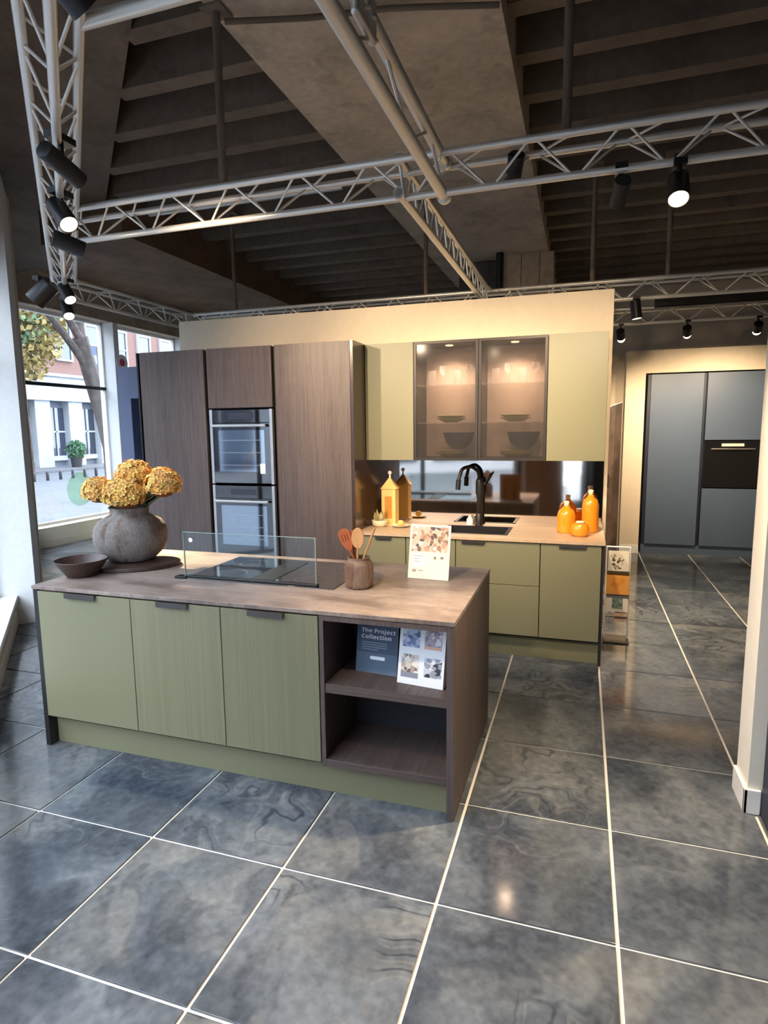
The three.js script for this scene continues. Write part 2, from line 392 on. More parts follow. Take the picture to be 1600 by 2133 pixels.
// ================================================================ ISLAND
const TOP = 0.88;
const island = { x0: -2.25, x1: -0.03, z0: -1.45, z1: -0.455 };
function handle(parent, x0, x1, y, z) { part('handle', merge([bx(x0, x1, y - 0.004, y + 0.002, z - 0.02, z + 0.014), bx(x0, x1, y - 0.024, y, z + 0.010, z + 0.0145)]), M.profile, parent, 'slim grey edge handle'); }
{
  const doors = [[-2.217, -1.638], [-1.634, -1.131], [-1.127, -0.637]];
  const hs = [[-2.03, -1.84], [-1.475, -1.30], [-0.98, -0.80]];
  const lab = ['green island base cabinet under the vase and bowl, next to the dark end panel', 'green island base cabinet under the hob, between the other two door cabinets', 'ribbed green island base cabinet beside the open shelf unit'];
  doors.forEach(([a, b], i) => {
    const t = thing('base_cabinet', lab[i], 'cabinet', [(a + b) / 2, 0, -0.95], 'cabinets of the kitchen island');
    part('carcass', bx(a - (i ? 0.0015 : 0), b + 0.0015, 0.155, 0.86, -1.43, -0.478), M.dark, t);
    part('door', bx(a, b, 0.172, 0.852, -0.477, -0.455, 0.0015), i ? M.green : M.greenSmooth, t);
    handle(t, ...hs[i], 0.854, -0.455);
    if (!i) part('end_panel', bx(-2.248, -2.219, 0, 0.86, -1.448, -0.457, 0.001), M.dark, t, 'dark end panel');
    part('rear_panel', bx(a - (i ? 0.001 : 0), b + 0.001, 0.02, 0.86, -1.448, -1.43), M.oak, t);
  });
  // open shelf unit
  const o = thing('open_shelf_unit', 'dark wood open shelf unit at the end of the island holding brochures', 'shelf unit', [-0.33, 0, -0.95]);
  part('side_panel', bx(-0.633, -0.612, 0.155, 0.86, -1.43, -0.457, 0.001), M.oak, o);
  part('end_panel', bx(-0.062, -0.03, 0, 0.86, -1.448, -0.457, 0.001), M.oak, o);
  part('back_panel', bx(-0.612, -0.062, 0.155, 0.86, -0.86, -0.84), M.inside, o);
  part('rear_panel', bx(-0.633, -0.062, 0.02, 0.86, -1.448, -1.43), M.oak, o);
  part('bottom', bx(-0.612, -0.062, 0.157, 0.19, -0.84, -0.457, 0.001, 1), M.oak, o);
  part('shelf', bx(-0.612, -0.062, 0.503, 0.545, -0.84, -0.462, 0.001, 1), M.oak, o);
  part('top_panel', bx(-0.612, -0.062, 0.835, 0.858, -0.84, -0.457), M.oak, o);
  single('plinth', bx(-2.219, -0.063, 0, 0.154, -0.53, -0.512), M.greenSmooth, 'green recessed plinth along the foot of the island', 'plinth');
  single('worktop', bx(island.x0 - 0.002, island.x1 + 0.002, 0.8605, TOP, island.z0, island.z1 + 0.002, 0.002, 0), M.top, 'brown-grey oak worktop of the kitchen island', 'worktop');
}
// hob and its glass screen
{
  const h = thing('induction_hob', 'black glass induction hob let into the island worktop', 'hob', [-1.135, TOP, -1.07]);
  part('glass', bx(-1.57, -0.70, TOP - 0.004, TOP + 0.005, -1.36, -0.79, 0.003), M.hob, h);
  part('vent', bx(-1.2, -1.07, TOP + 0.0051, TOP + 0.0085, -1.3, -0.86, 0.001), M.black, h);
  const ring = (x, z, r) => { const g = new THREE.TorusGeometry(r, 0.0012, 4, 48); g.rotateX(Math.PI / 2); g.scale(1, 0.3, 1); return g.translate(x, TOP + 0.0052, z); };
  part('zone_marking', merge([ring(-1.38, -0.95, 0.09), ring(-1.38, -1.2, 0.08), ring(-0.89, -0.95, 0.09), ring(-0.89, -1.2, 0.08)]), std({ color: C(120, 124, 130), roughness: 0.4 }), h);
  const s = thing('glass_screen', 'clear upright glass screen standing along the front of the hob', 'screen', [-1.18, TOP, -0.807]);
  part('pane', bx(-1.565, -0.80, TOP + 0.006, 1.13, -0.812, -0.802), M.screen, s);
  part('edge', merge([bx(-1.567, -1.565, TOP + 0.006, 1.13, -0.812, -0.802), bx(-0.80, -0.797, TOP + 0.006, 1.13, -0.812, -0.802), bx(-1.567, -0.797, 1.13, 1.132, -0.812, -0.802)]), phy({ color: C(190, 214, 208), roughness: 0.2, transmission: 0.4, thickness: 0 }), s);
  part('base_rail', merge([bx(-1.55, -0.79, TOP + 0.005, TOP + 0.018, -0.822, -0.792, 0.003), bx(-1.62, -1.55, TOP, TOP + 0.012, -0.83, -0.782, 0.003)]), M.black, s);
  const st = new THREE.CylinderGeometry(0.012, 0.012, 0.001, 20); st.rotateX(Math.PI / 2); st.translate(-1.52, 1.09, -0.8013);
  part('sticker', st, M.paper, s, 'round white sticker');
}
// vase, flowers, bowl, board
const VX = -2.11, VZ = -1.04;
{
  const g = lathe([[0, 0.001], [0.11, 0.001], [0.135, 0.01], [0.18, 0.055], [0.204, 0.11], [0.21, 0.155], [0.201, 0.2], [0.175, 0.238], [0.13, 0.264], [0.108, 0.276], [0.104, 0.295], [0.112, 0.314], [0.116, 0.318], [0.108, 0.318], [0.092, 0.3], [0.088, 0.28], [0.12, 0.25], [0.17, 0.2], [0.19, 0.15], [0.15, 0.05], [0.09, 0.02], [0, 0.02]], 64);
  const p = g.attributes.position;
  for (let i = 0; i < p.count; i++) { const a = Math.atan2(p.getZ(i), p.getX(i)), y = p.getY(i), k = 1 + 0.006 * Math.sin(a * 3 + y * 20) + 0.004 * Math.sin(a * 5 - y * 31); p.setX(i, p.getX(i) * k); p.setZ(i, p.getZ(i) * k); }
  g.computeVertexNormals(); g.translate(VX, TOP + 0.0245, VZ);
  const uv = g.attributes.uv; for (let i = 0; i < uv.count; i++) uv.setXY(i, uv.getX(i) * 1.3, uv.getY(i) * 0.7);
  single('vase', g, M.clay, 'round rough grey-brown clay vase filled with orange flowers', 'vase');
  // oval board under the vase
  const s = new THREE.Shape(); s.absellipse(0, 0, 0.235, 0.165, 0, Math.PI * 2);
  const b = new THREE.ExtrudeGeometry(s, { depth: 0.014, bevelEnabled: true, bevelThickness: 0.005, bevelSize: 0.006, bevelSegments: 2, curveSegments: 48 });
  b.rotateX(-Math.PI / 2); b.rotateY(0.65); b.translate(-2.02, TOP + 0.0052, -0.975);
  single('serving_board', metric(b), M.bowlWood, 'dark oval wooden board lying under the clay vase', 'board');
  const bowl = lathe([[0, 0], [0.07, 0], [0.078, 0.004], [0.105, 0.04], [0.135, 0.085], [0.137, 0.092], [0.131, 0.093], [0.1, 0.048], [0.06, 0.014], [0, 0.012]], 56);
  bowl.translate(-2.16, TOP, -0.70); const uvb = bowl.attributes.uv; for (let i = 0; i < uvb.count; i++) uvb.setXY(i, uvb.getX(i) * 0.8, uvb.getY(i) * 0.3);
  single('bowl', bowl, M.bowlWood, 'dark flared wooden bowl beside the vase on the island', 'bowl');
}
function floretHead(r, n, flat = 0.85) {
  const list = [], col = [];
  for (let k = 0; k < n; k++) {
    const y = 1 - 1.45 * (k + 0.5) / n, a = k * 2.39996, q = Math.sqrt(Math.max(0, 1 - y * y));
    const dir = V(Math.cos(a) * q, y, Math.sin(a) * q), qt = new THREE.Quaternion().setFromUnitVectors(V(0, 0, 1), V(dir.x + rr(-0.35, 0.35), dir.y + rr(-0.35, 0.35), dir.z + rr(-0.35, 0.35)).normalize()), spin = rnd() * 6.28, sz = r * rr(0.16, 0.22), rad = r * rr(0.84, 1.06);
    const tone = rr(0.6, 1.15), red = rr(0.85, 1.1);
    for (let j = 0; j < 4; j++) {
      const t = spin + j * Math.PI / 2, c = Math.cos(t), s = Math.sin(t), L = [];
      for (const [u, v, w] of [[0, 0, 0], [0.6, 0.46, 0.3], [1.1, 0, 0.2], [0.6, -0.46, 0.3]]) {
        const pt = V((u * c - v * s) * sz, (u * s + v * c) * sz, w * sz).applyQuaternion(qt).addScaledVector(dir, rad);
        L.push([pt.x, pt.y * flat, pt.z]);
      }
      for (const id of [0, 1, 2, 0, 2, 3]) { list.push(...L[id]); const d = id === 0 ? 0.6 : id === 2 ? 1.12 : 1; col.push(tone * d, tone * d * red, tone * d * 0.9); }
    }
  }
  const g = new THREE.BufferGeometry();
  g.setAttribute('position', new THREE.Float32BufferAttribute(list, 3)); g.setAttribute('color', new THREE.Float32BufferAttribute(col, 3));
  g.computeVertexNormals();
  return g;
}
function leafGeo(len, wid) {
  const pts = [], idx = [], N = 6;
  for (let i = 0; i <= N; i++) { const t = i / N, w = wid * Math.sin(Math.PI * Math.pow(t, 0.8)) * 0.5, z = -0.25 * len * t * t; pts.push(-w, t * len, z + w * 0.3, 0, t * len, z, w, t * len, z + w * 0.3); }
  for (let i = 0; i < N; i++) for (let k = 0; k < 2; k++) { const a = i * 3 + k, b = a + 3; idx.push(a, a + 1, b, a + 1, b + 1, b); }
  const g = new THREE.BufferGeometry(); g.setAttribute('position', new THREE.Float32BufferAttribute(pts, 3)); g.setIndex(idx); g.computeVertexNormals();
  return g;
}
{
  const heads = [[-2.285, 1.315, -1.0, 0.095, 'leaning out over the wooden bowl'], [-2.09, 1.405, -1.08, 0.105, 'standing highest in the clay vase'], [-2.055, 1.305, -0.95, 0.115, 'largest and lowest at the front of the clay vase'], [-1.875, 1.355, -1.06, 0.1, 'leaning out towards the ovens and hob'], [-2.19, 1.33, -1.12, 0.09, 'tucked behind the bloom over the wooden bowl'], [-1.95, 1.37, -1.15, 0.09, 'tucked behind the bloom towards the hob']];
  heads.forEach(([x, y, z, r, where]) => {
    const t = thing('hydrangea', 'orange hydrangea bloom ' + where, 'flower', [VX, TOP + 0.25, VZ], 'orange flowers in the clay vase');
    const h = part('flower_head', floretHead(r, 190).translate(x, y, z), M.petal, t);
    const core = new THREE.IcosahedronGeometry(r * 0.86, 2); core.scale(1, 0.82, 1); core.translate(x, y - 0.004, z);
    part('shade_core', core, std({ color: C(116, 62, 20), roughness: 0.9 }), h);  // filler core coloured dark to paint the shade in gaps between florets
    part('stem', tube([[VX + (x - VX) * 0.12, TOP + 0.1, VZ + (z - VZ) * 0.12], [VX + (x - VX) * 0.3, TOP + 0.3, VZ + (z - VZ) * 0.3], [x, y - r * 0.5, z]], 0.005, 16, 6), M.stem, t);
    for (let k = 0; k < 3; k++) {
      const a = Math.atan2(x - VX, z - VZ) + rr(-0.9, 0.9), g = leafGeo(rr(0.11, 0.15), rr(0.06, 0.085)); g.rotateX(rr(0.8, 1.5)); g.rotateY(a);
      g.translate(VX + Math.sin(a) * 0.06, TOP + 0.345 + rr(0, 0.03), VZ + Math.cos(a) * 0.06);
      part('leaf', g, M.leaf, t);
    }
  });
}
// crock with utensils
{
  const cx = -0.6, cz = -0.885;
  const g = lathe([[0, 0], [0.062, 0], [0.07, 0.006], [0.072, 0.02], [0.072, 0.11], [0.069, 0.125], [0.056, 0.135], [0.054, 0.148], [0.058, 0.152], [0.05, 0.152], [0.048, 0.135], [0.062, 0.118], [0.063, 0.02], [0, 0.014]], 48);
  g.translate(cx, TOP, cz); const uv = g.attributes.uv; for (let i = 0; i < uv.count; i++) uv.setXY(i, uv.getX(i) * 0.45, uv.getY(i) * 0.35);
  single('utensil_crock', g, M.clayLight, 'small stoneware crock holding wooden utensils on the island', 'crock');
  function paddle(name, label, base, tip, w, l, mat, hole) {
    const t = thing(name, label, 'utensil', [cx, TOP, cz], 'wooden utensils in the crock');
    const a = V(...base), b = V(...tip), dir = b.clone().sub(a).normalize();
    part('handle', rod(a, b.clone().addScaledVector(dir, -l * 0.8), 0.0055, 8), mat, t);
    const s = new THREE.Shape();
    if (hole) { s.moveTo(-0.008, 0); s.bezierCurveTo(-w * 0.5, l * 0.25, -w * 0.5, l * 0.5, -w * 0.5, l * 0.8); s.quadraticCurveTo(-w * 0.45, l, 0, l); s.quadraticCurveTo(w * 0.45, l, w * 0.5, l * 0.8); s.bezierCurveTo(w * 0.5, l * 0.5, w * 0.5, l * 0.25, 0.008, 0);
      for (const q of [-0.22, 0, 0.22]) { const p = new THREE.Path(); p.absellipse(q * w, l * 0.6, w * 0.06, l * 0.22, 0, 6.283); s.holes.push(p); } } else s.absellipse(0, l * 0.5, w * 0.5, l * 0.5, 0, 6.283);
    const h = new THREE.ExtrudeGeometry(s, { depth: 0.004, bevelEnabled: true, bevelThickness: 0.002, bevelSize: 0.002, bevelSegments: 2, curveSegments: 20 });
    h.translate(0, -l * 0.02, -0.002);
    h.applyQuaternion(new THREE.Quaternion().setFromUnitVectors(V(0, 1, 0), dir)); const o = b.clone().addScaledVector(dir, -l); h.translate(o.x, o.y, o.z);
    part('blade', metric(h), mat, t);
  }
  paddle('slotted_spatula', 'orange-brown slotted wooden spatula leaning in the crock', [cx + 0.02, TOP + 0.03, cz], [cx - 0.083, TOP + 0.29, cz + 0.01], 0.062, 0.11, M.spoonOrange, true);
  paddle('wooden_spoon', 'pale wooden spoon with oval bowl standing in the crock', [cx - 0.005, TOP + 0.03, cz + 0.01], [cx + 0.005, TOP + 0.302, cz + 0.02], 0.062, 0.1, M.spoonPale, false);
  paddle('wooden_spatula', 'brown wooden spatula behind the slotted one in the crock', [cx + 0.01, TOP + 0.03, cz - 0.02], [cx - 0.045, TOP + 0.28, cz - 0.025], 0.05, 0.1, M.spoonOrange, false);
  const t = thing('wooden_stick', 'thin pale wooden stick leaning out of the crock', 'utensil', [cx, TOP, cz], 'wooden utensils in the crock');
  part('handle', rod([cx - 0.02, TOP + 0.03, cz], [cx + 0.085, TOP + 0.3, cz], 0.006, 8), M.spoonPale, t);
}
// printed things
function printed(w, h, draw) {
  const c = document.createElement('canvas'); c.width = w; c.height = h; const x = c.getContext('2d'); draw(x, w, h);
  const t = new THREE.CanvasTexture(c); t.colorSpace = THREE.SRGBColorSpace; return std({ map: t, roughness: 0.6 });
}
function sheet(w, h, d, front, back) {   // a thin upright card whose front (+z) carries the print
  const g = new THREE.BoxGeometry(w, h, d); g.translate(0, h / 2, 0);
  return new THREE.Mesh(g, [back, back, back, back, front, back]);
}
const blobs = (x, w, h, x0, y0, x1, y1, cols, n, big) => { for (let i = 0; i < n; i++) { x.fillStyle = cols[Math.floor(rnd() * cols.length)]; const a = rr(x0, x1) * w, b = rr(y0, y1) * h; x.beginPath(); x.ellipse(a, b, rr(0.3, 1) * big * w, rr(0.3, 1) * big * w, rnd() * 3, 0, 6.283); x.fill(); } };
{
  const front = printed(320, 400, (x, w, h) => {
    x.fillStyle = '#fbf1de'; x.fillRect(0, 0, w, h);
    x.save(); x.beginPath(); x.rect(w * 0.06, h * 0.04, w * 0.88, h * 0.46); x.clip();
    x.fillStyle = '#e9cdb0'; x.fillRect(0, 0, w, h);
    blobs(x, w, h, 0, 0, 1, 0.5, ['#c69c76', '#f6dcc4', '#8f6f5a', '#e5a58a', '#fff2e0', '#b58a62', '#6d574b'], 70, 0.07); x.restore();
    x.fillStyle = '#fff6f0'; x.fillRect(w * 0.1, h * 0.55, w * 0.3, h * 0.22);
    x.fillStyle = '#b9aaa0'; for (let i = 0; i < 3; i++) x.fillRect(w * 0.13, h * (0.58 + i * 0.05), w * rr(0.12, 0.22), h * 0.012);
    x.fillStyle = '#8d7a60'; x.fillRect(w * 0.62, h * 0.58, w * 0.05, h * 0.05); x.fillRect(w * 0.78, h * 0.58, w * 0.07, h * 0.04);
    x.fillStyle = '#b3a594'; x.fillRect(w * 0.1, h * 0.83, w * 0.1, h * 0.05); x.fillRect(w * 0.25, h * 0.84, w * 0.12, h * 0.02);
  });
  const t = thing('display_card', 'cream easel card with food pictures standing on the island', 'card', [-0.305, TOP, -1.12]);
  t.rotation.y = -0.06;
  const m = sheet(0.222, 0.285, 0.004, front, M.kraft); finish(m); m.name = 'card'; m.rotation.x = -0.2; m.position.y = 0.001; t.add(m);
  const s = finish(new THREE.Mesh(new THREE.BoxGeometry(0.07, 0.2, 0.003), M.kraft)); s.name = 'strut'; s.rotation.x = 0.28; s.position.set(0, 0.097, -0.078); t.add(s);
}
{
  const y = 0.545;
  const navy = printed(300, 420, (x, w, h) => {
    x.fillStyle = '#46566c'; x.fillRect(0, 0, w, h); x.fillStyle = '#5b6e82'; x.fillRect(0, h * 0.6, w, h * 0.4);
    x.fillStyle = '#e8eef8'; x.font = 'bold 46px sans-serif'; x.fillText('The Project', w * 0.1, h * 0.2); x.fillText('Collection', w * 0.1, h * 0.32);
    x.fillStyle = '#8f9bb0'; for (let i = 0; i < 4; i++) x.fillRect(w * 0.12, h * (0.39 + i * 0.045), w * (i === 3 ? 0.4 : 0.62), h * 0.016);
    x.fillStyle = '#f4f8ff'; x.beginPath(); x.roundRect(w * 0.34, h * 0.66, w * 0.36, h * 0.07, 8); x.fill();
  });
  const pics = printed(300, 420, (x, w, h) => {
    x.fillStyle = '#f4f6fa'; x.fillRect(0, 0, w, h);
    const box = (a, b, base, cols) => { x.save(); x.beginPath(); x.rect(w * a, h * b, w * 0.38, h * 0.32); x.clip(); x.fillStyle = base; x.fillRect(0, 0, w, h); blobs(x, w, h, a, b, a + 0.38, b + 0.32, cols, 26, 0.08); x.restore(); };
    box(0.07, 0.06, '#9fb0cf', ['#5d6f96', '#dfe8f8', '#7d8db3', '#c3d0ea']);
    box(0.55, 0.06, '#cfc8d2', ['#9a92a6', '#efe9ee', '#b7aebb']);
    x.fillStyle = '#e6b9a6'; x.fillRect(w * 0.55, h * 0.33, w * 0.38, h * 0.05);
    box(0.07, 0.5, '#d9cdc2', ['#6a5d58', '#f3ece2', '#8a7a72', '#b9a99c']); x.fillStyle = '#8d929c'; x.fillRect(w * 0.07, h * 0.8, w * 0.38, h * 0.09);
    box(0.57, 0.52, '#d5d6dd', ['#3c3c42', '#f0f1f6', '#9aa0ae']);
  });
  const side = std({ color: C(206, 200, 192), roughness: 0.7 });
  const a = thing('brochure', 'slate blue brochure with white lettering on the island shelf', 'brochure', [-0.43, y, -0.63], 'brochures on the island shelf');
  a.rotation.y = -0.08; const m = finish(sheet(0.205, 0.232, 0.004, navy, side)); m.name = 'cover'; m.rotation.x = -0.16; m.position.y = 0.001; a.add(m);
  const b = thing('brochure_holder', 'white brochure holder showing four small pictures on the island shelf', 'brochure', [-0.203, y, -0.555], 'brochures on the island shelf');
  b.rotation.y = -0.12; const n = finish(sheet(0.215, 0.262, 0.004, pics, M.paper)); n.name = 'cover'; n.rotation.x = -0.2; n.position.y = 0.001; b.add(n);
  const sh = new THREE.Shape([[0.0, 0.0], [-0.13, 0.0], [-0.11, 0.1], [-0.055, 0.25]].map(([q, r]) => new THREE.Vector2(q, r)));
  const g = new THREE.ExtrudeGeometry(sh, { depth: 0.003, bevelEnabled: false }); g.rotateY(-Math.PI / 2); g.translate(0.107, 0.001, 0);
  // the side of the holder, a plain white triangle
  const g2 = g.clone(); g2.scale(1, 1, 1); local('side_panel', g2, side, b);
}

// ================================================================ OVEN BANK
{
  const z = -2.42, zb = -3.026, top = 2.315;
  const units = [[-3.105, -2.485, 'dark oak tall cabinet next to the shop window side of the ovens'], [-2.455, -1.875, 'dark oak tall oven housing around the two built-in ovens'], [-1.845, -1.222, 'dark oak tall cabinet between the ovens and the sink run']];
  units.forEach(([a, b, label], i) => {
    const t = thing('tall_cabinet', label, 'cabinet', [(a + b) / 2, 0, -2.73], 'tall cabinets of the oven bank');
    const lo = i === 0 ? -3.125 : a - 0.015, hi = i === 2 ? -1.2 : b + 0.015;
    if (i !== 1) {
      part('carcass', bx(lo, hi - (i === 2 ? 0.02 : 0), 0.1, top - 0.002, zb, z - 0.045), M.dark, t);
      part('door', bx(a, b, 0.11, top, z - 0.024, z, 0.0015), M.oak, t);
    } else {
      part('carcass', bx(lo, hi, 0.1, top - 0.002, zb, -2.99), M.dark, t);
      part('carcass_side', bx(lo, -2.452, 0.1, top - 0.002, -2.99, z - 0.045), M.dark, t);
      part('carcass_side', bx(-1.878, hi, 0.1, top - 0.002, -2.99, z - 0.045), M.dark, t);
      part('carcass_top', bx(-2.452, -1.878, 1.84, top - 0.002, -2.99, z - 0.045), M.dark, t);
      part('carcass_bottom', bx(-2.452, -1.878, 0.1, 0.625, -2.99, z - 0.045), M.dark, t);
      part('top_door', bx(a, b, 1.845, top, z - 0.024, z, 0.0015), M.oak, t);
      part('drawer_front', bx(a, b, 0.11, 0.615, z - 0.024, z, 0.0015), M.oak, t);
    }
    part('plinth', bx(lo, hi, 0, 0.1, zb, z - 0.07), M.dark, t);
    if (i === 2) part('side_panel', bx(-1.222, -1.197, 0, top + 0.004, zb, z - 0.004, 0.001), phy({ map: oakDark, color: C(176, 150, 134), roughness: 0.22, clearcoat: 0.4, clearcoatRoughness: 0.12 }), t, 'brown side panel');
    if (i === 0) part('side_panel', bx(-3.14, -3.125, 0, top, zb, z - 0.004), M.black, t);
  });
  const ovens = [[1.235, 1.832, 'upper built-in oven with steel trim and white energy sticker', true], [0.63, 1.222, 'lower built-in oven with steel trim below the other oven', false]];
  ovens.forEach(([y0, y1, label, st]) => {
    const t = thing('built_in_oven', label, 'oven', [-2.165, y0, -2.6], 'built-in ovens');
    part('body', bx(-2.44, -1.89, y0 + 0.005, y1 - 0.005, -2.95, z - 0.03), M.black, t);
    part('trim', bx(-2.45, -2.425, y0, y1, z - 0.03, z + 0.004, 0.002), M.steel, t);
    part('trim', bx(-1.905, -1.88, y0, y1, z - 0.03, z + 0.004, 0.002), M.steel, t);
    part('control_panel', bx(-2.425, -1.905, y1 - 0.105, y1 - 0.004, z - 0.03, z + 0.002, 0.001), M.ovenGlass, t);
    part('display', bx(-2.28, -2.05, y1 - 0.075, y1 - 0.03, z + 0.002, z + 0.003), std({ color: C(50, 52, 68), roughness: 0.2 }), t);
    const door = part('door', bx(-2.425, -1.905, y0 + 0.006, y1 - 0.11, z - 0.03, z + 0.002, 0.001), M.ovenGlass, t);
    part('handle', merge([bx(-2.42, -1.925, y1 - 0.14, y1 - 0.118, z + 0.022, z + 0.04, 0.006), bx(-2.40, -2.38, y1 - 0.135, y1 - 0.123, z, z + 0.025), bx(-1.96, -1.94, y1 - 0.135, y1 - 0.123, z, z + 0.025)]), M.steel, door, 'steel bar handle');
    part('window', bx(-2.375, -1.955, y0 + 0.1, y1 - 0.165, z + 0.0021, z + 0.003), std({ color: C(176, 186, 196), roughness: 0.05, metalness: 1 }), door);
    part('rack', merge([0, 1, 2].map((k) => bx(-2.36, -1.97, y0 + 0.15 + k * 0.1, y0 + 0.153 + k * 0.1, z + 0.003, z + 0.0034))), M.steel, door);
    if (st) part('sticker', bx(-2.0, -1.955, y0 + 0.085, y0 + 0.165, z + 0.003, z + 0.0042), M.paper, door, 'white energy sticker');
  });
}

// ================================================================ SINK RUN
{
  const z = -2.43, zb = -3.03;
  const units = [[-1.192, -0.803, 'green sink-run base cabinet against the dark side panel of the oven bank', [-1.037, -0.914]], [-0.797, -0.423, 'narrow green sink-run base cabinet left of the drawer unit', null], [-0.417, 0.181, 'green sink-run drawer unit under the sink with two fronts', [-0.374, -0.206]], [0.187, 0.59, 'green sink-run base cabinet under the orange bottles', [0.31, 0.491]]];
  units.forEach(([a, b, label, h], i) => {
    const t = thing('base_cabinet', label, 'cabinet', [(a + b) / 2, 0, -2.73], 'cabinets of the sink run');
    if (i === 1 || i === 2) { part('carcass', bx(a - 0.003, b + 0.003, 0.155, 0.62, zb, z - 0.024), M.dark, t); part('front_rail', bx(a - 0.003, b + 0.003, 0.62, 0.859, -2.5, z - 0.024), M.dark, t); } else part('carcass', bx(a - 0.003, b + 0.003, 0.155, 0.859, zb, z - 0.024), M.dark, t);
    if (i === 2) {
      part('drawer_front', bx(a, b, 0.543, 0.852, z - 0.022, z, 0.0015), M.greenSmooth, t);
      part('drawer_front', bx(a, b, 0.172, 0.539, z - 0.022, z, 0.0015), M.greenSmooth, t);
    } else part('door', bx(a, b, 0.172, 0.852, z - 0.022, z, 0.0015), M.greenSmooth, t);
    if (h) handle(t, ...h, 0.855, z);
    if (i === 3) part('end_panel', bx(0.594, 0.61, 0, 0.859, zb, z - 0.004), M.dark, t);
  });
  single('plinth', bx(-1.19, 0.592, 0, 0.152, -2.5, -2.485), M.greenSmooth, 'green plinth along the foot of the sink run', 'plinth');
  // worktop with a cut-out
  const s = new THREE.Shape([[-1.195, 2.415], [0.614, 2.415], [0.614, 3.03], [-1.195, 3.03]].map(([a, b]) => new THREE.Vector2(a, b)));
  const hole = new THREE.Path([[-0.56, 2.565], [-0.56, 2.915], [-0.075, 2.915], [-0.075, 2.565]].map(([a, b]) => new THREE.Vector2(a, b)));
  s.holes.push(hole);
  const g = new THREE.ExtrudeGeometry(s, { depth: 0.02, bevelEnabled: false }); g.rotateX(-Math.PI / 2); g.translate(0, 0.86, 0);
  single('worktop', metric(g), M.litTop, 'oak worktop of the sink run, coloured paler for the lamplight on it', 'worktop');
  const k = thing('sink', 'black inset kitchen sink in the sink-run worktop', 'sink', [-0.32, 0.69, -2.74]);
  part('bowl', merge([bx(-0.559, -0.076, 0.69, 0.7, -2.914, -2.566), bx(-0.559, -0.549, 0.7, 0.882, -2.914, -2.566), bx(-0.086, -0.076, 0.7, 0.882, -2.914, -2.566), bx(-0.549, -0.086, 0.7, 0.882, -2.576, -2.566), bx(-0.549, -0.086, 0.7, 0.882, -2.914, -2.904)]), M.black, k);
  part('rim', merge([bx(-0.575, -0.06, 0.8802, 0.8835, -2.576, -2.555), bx(-0.575, -0.06, 0.8802, 0.8835, -2.925, -2.904), bx(-0.575, -0.549, 0.8802, 0.8835, -2.925, -2.555), bx(-0.086, -0.06, 0.8802, 0.8835, -2.925, -2.555)]), M.black, k);
  part('drain', new THREE.CylinderGeometry(0.04, 0.04, 0.004, 24).translate(-0.32, 0.702, -2.74), M.steel, k);
  const tx = -0.335, tz = -2.965;
  const t = thing('kitchen_tap', 'black kitchen tap with curved spout and side lever', 'tap', [tx, TOP, tz]);
  part('base', lathe([[0, 0], [0.032, 0], [0.034, 0.006], [0.028, 0.02], [0.026, 0.1], [0, 0.1]], 24).translate(tx, TOP, tz), M.black, t);
  part('body', lathe([[0, 0.1], [0.024, 0.1], [0.024, 0.24], [0.034, 0.26], [0.034, 0.36], [0.024, 0.385], [0, 0.39]], 24).translate(tx + 0.005, TOP, tz), M.black, t);
  part('spout', tube([[tx + 0.003, TOP + 0.36, tz], [tx - 0.01, TOP + 0.44, tz + 0.02], [tx - 0.06, TOP + 0.48, tz + 0.06], [tx - 0.12, TOP + 0.46, tz + 0.1], [tx - 0.145, TOP + 0.38, tz + 0.12]], 0.014, 30, 12), M.black, t);
  part('spray_head', rod([tx - 0.145, TOP + 0.38, tz + 0.12], [tx - 0.15, TOP + 0.3, tz + 0.125], 0.02, 16), M.black, t);
  part('lever', merge([rod([tx + 0.02, TOP + 0.33, tz], [tx + 0.05, TOP + 0.345, tz], 0.014, 12), rod([tx + 0.045, TOP + 0.34, tz], [tx + 0.095, TOP + 0.43, tz + 0.01], 0.007, 10)]), M.black, t);
  // white soap dispenser in front of the tap
  const so = thing('soap_bottle', 'small white bottle beside the kitchen tap', 'bottle', [-0.39, TOP, -2.945]);
  part('body', lathe([[0, 0], [0.025, 0], [0.027, 0.008], [0.025, 0.05], [0.012, 0.064], [0.01, 0.078], [0, 0.078]], 20).translate(-0.41, TOP, -2.965), M.paper, so);
  // mirror splashback
  single('splashback', bx(-1.197, 0.605, TOP + 0.001, 1.418, -3.0295, -3.022), M.mirror, 'bronze mirror splashback behind the sink', 'splashback');
}
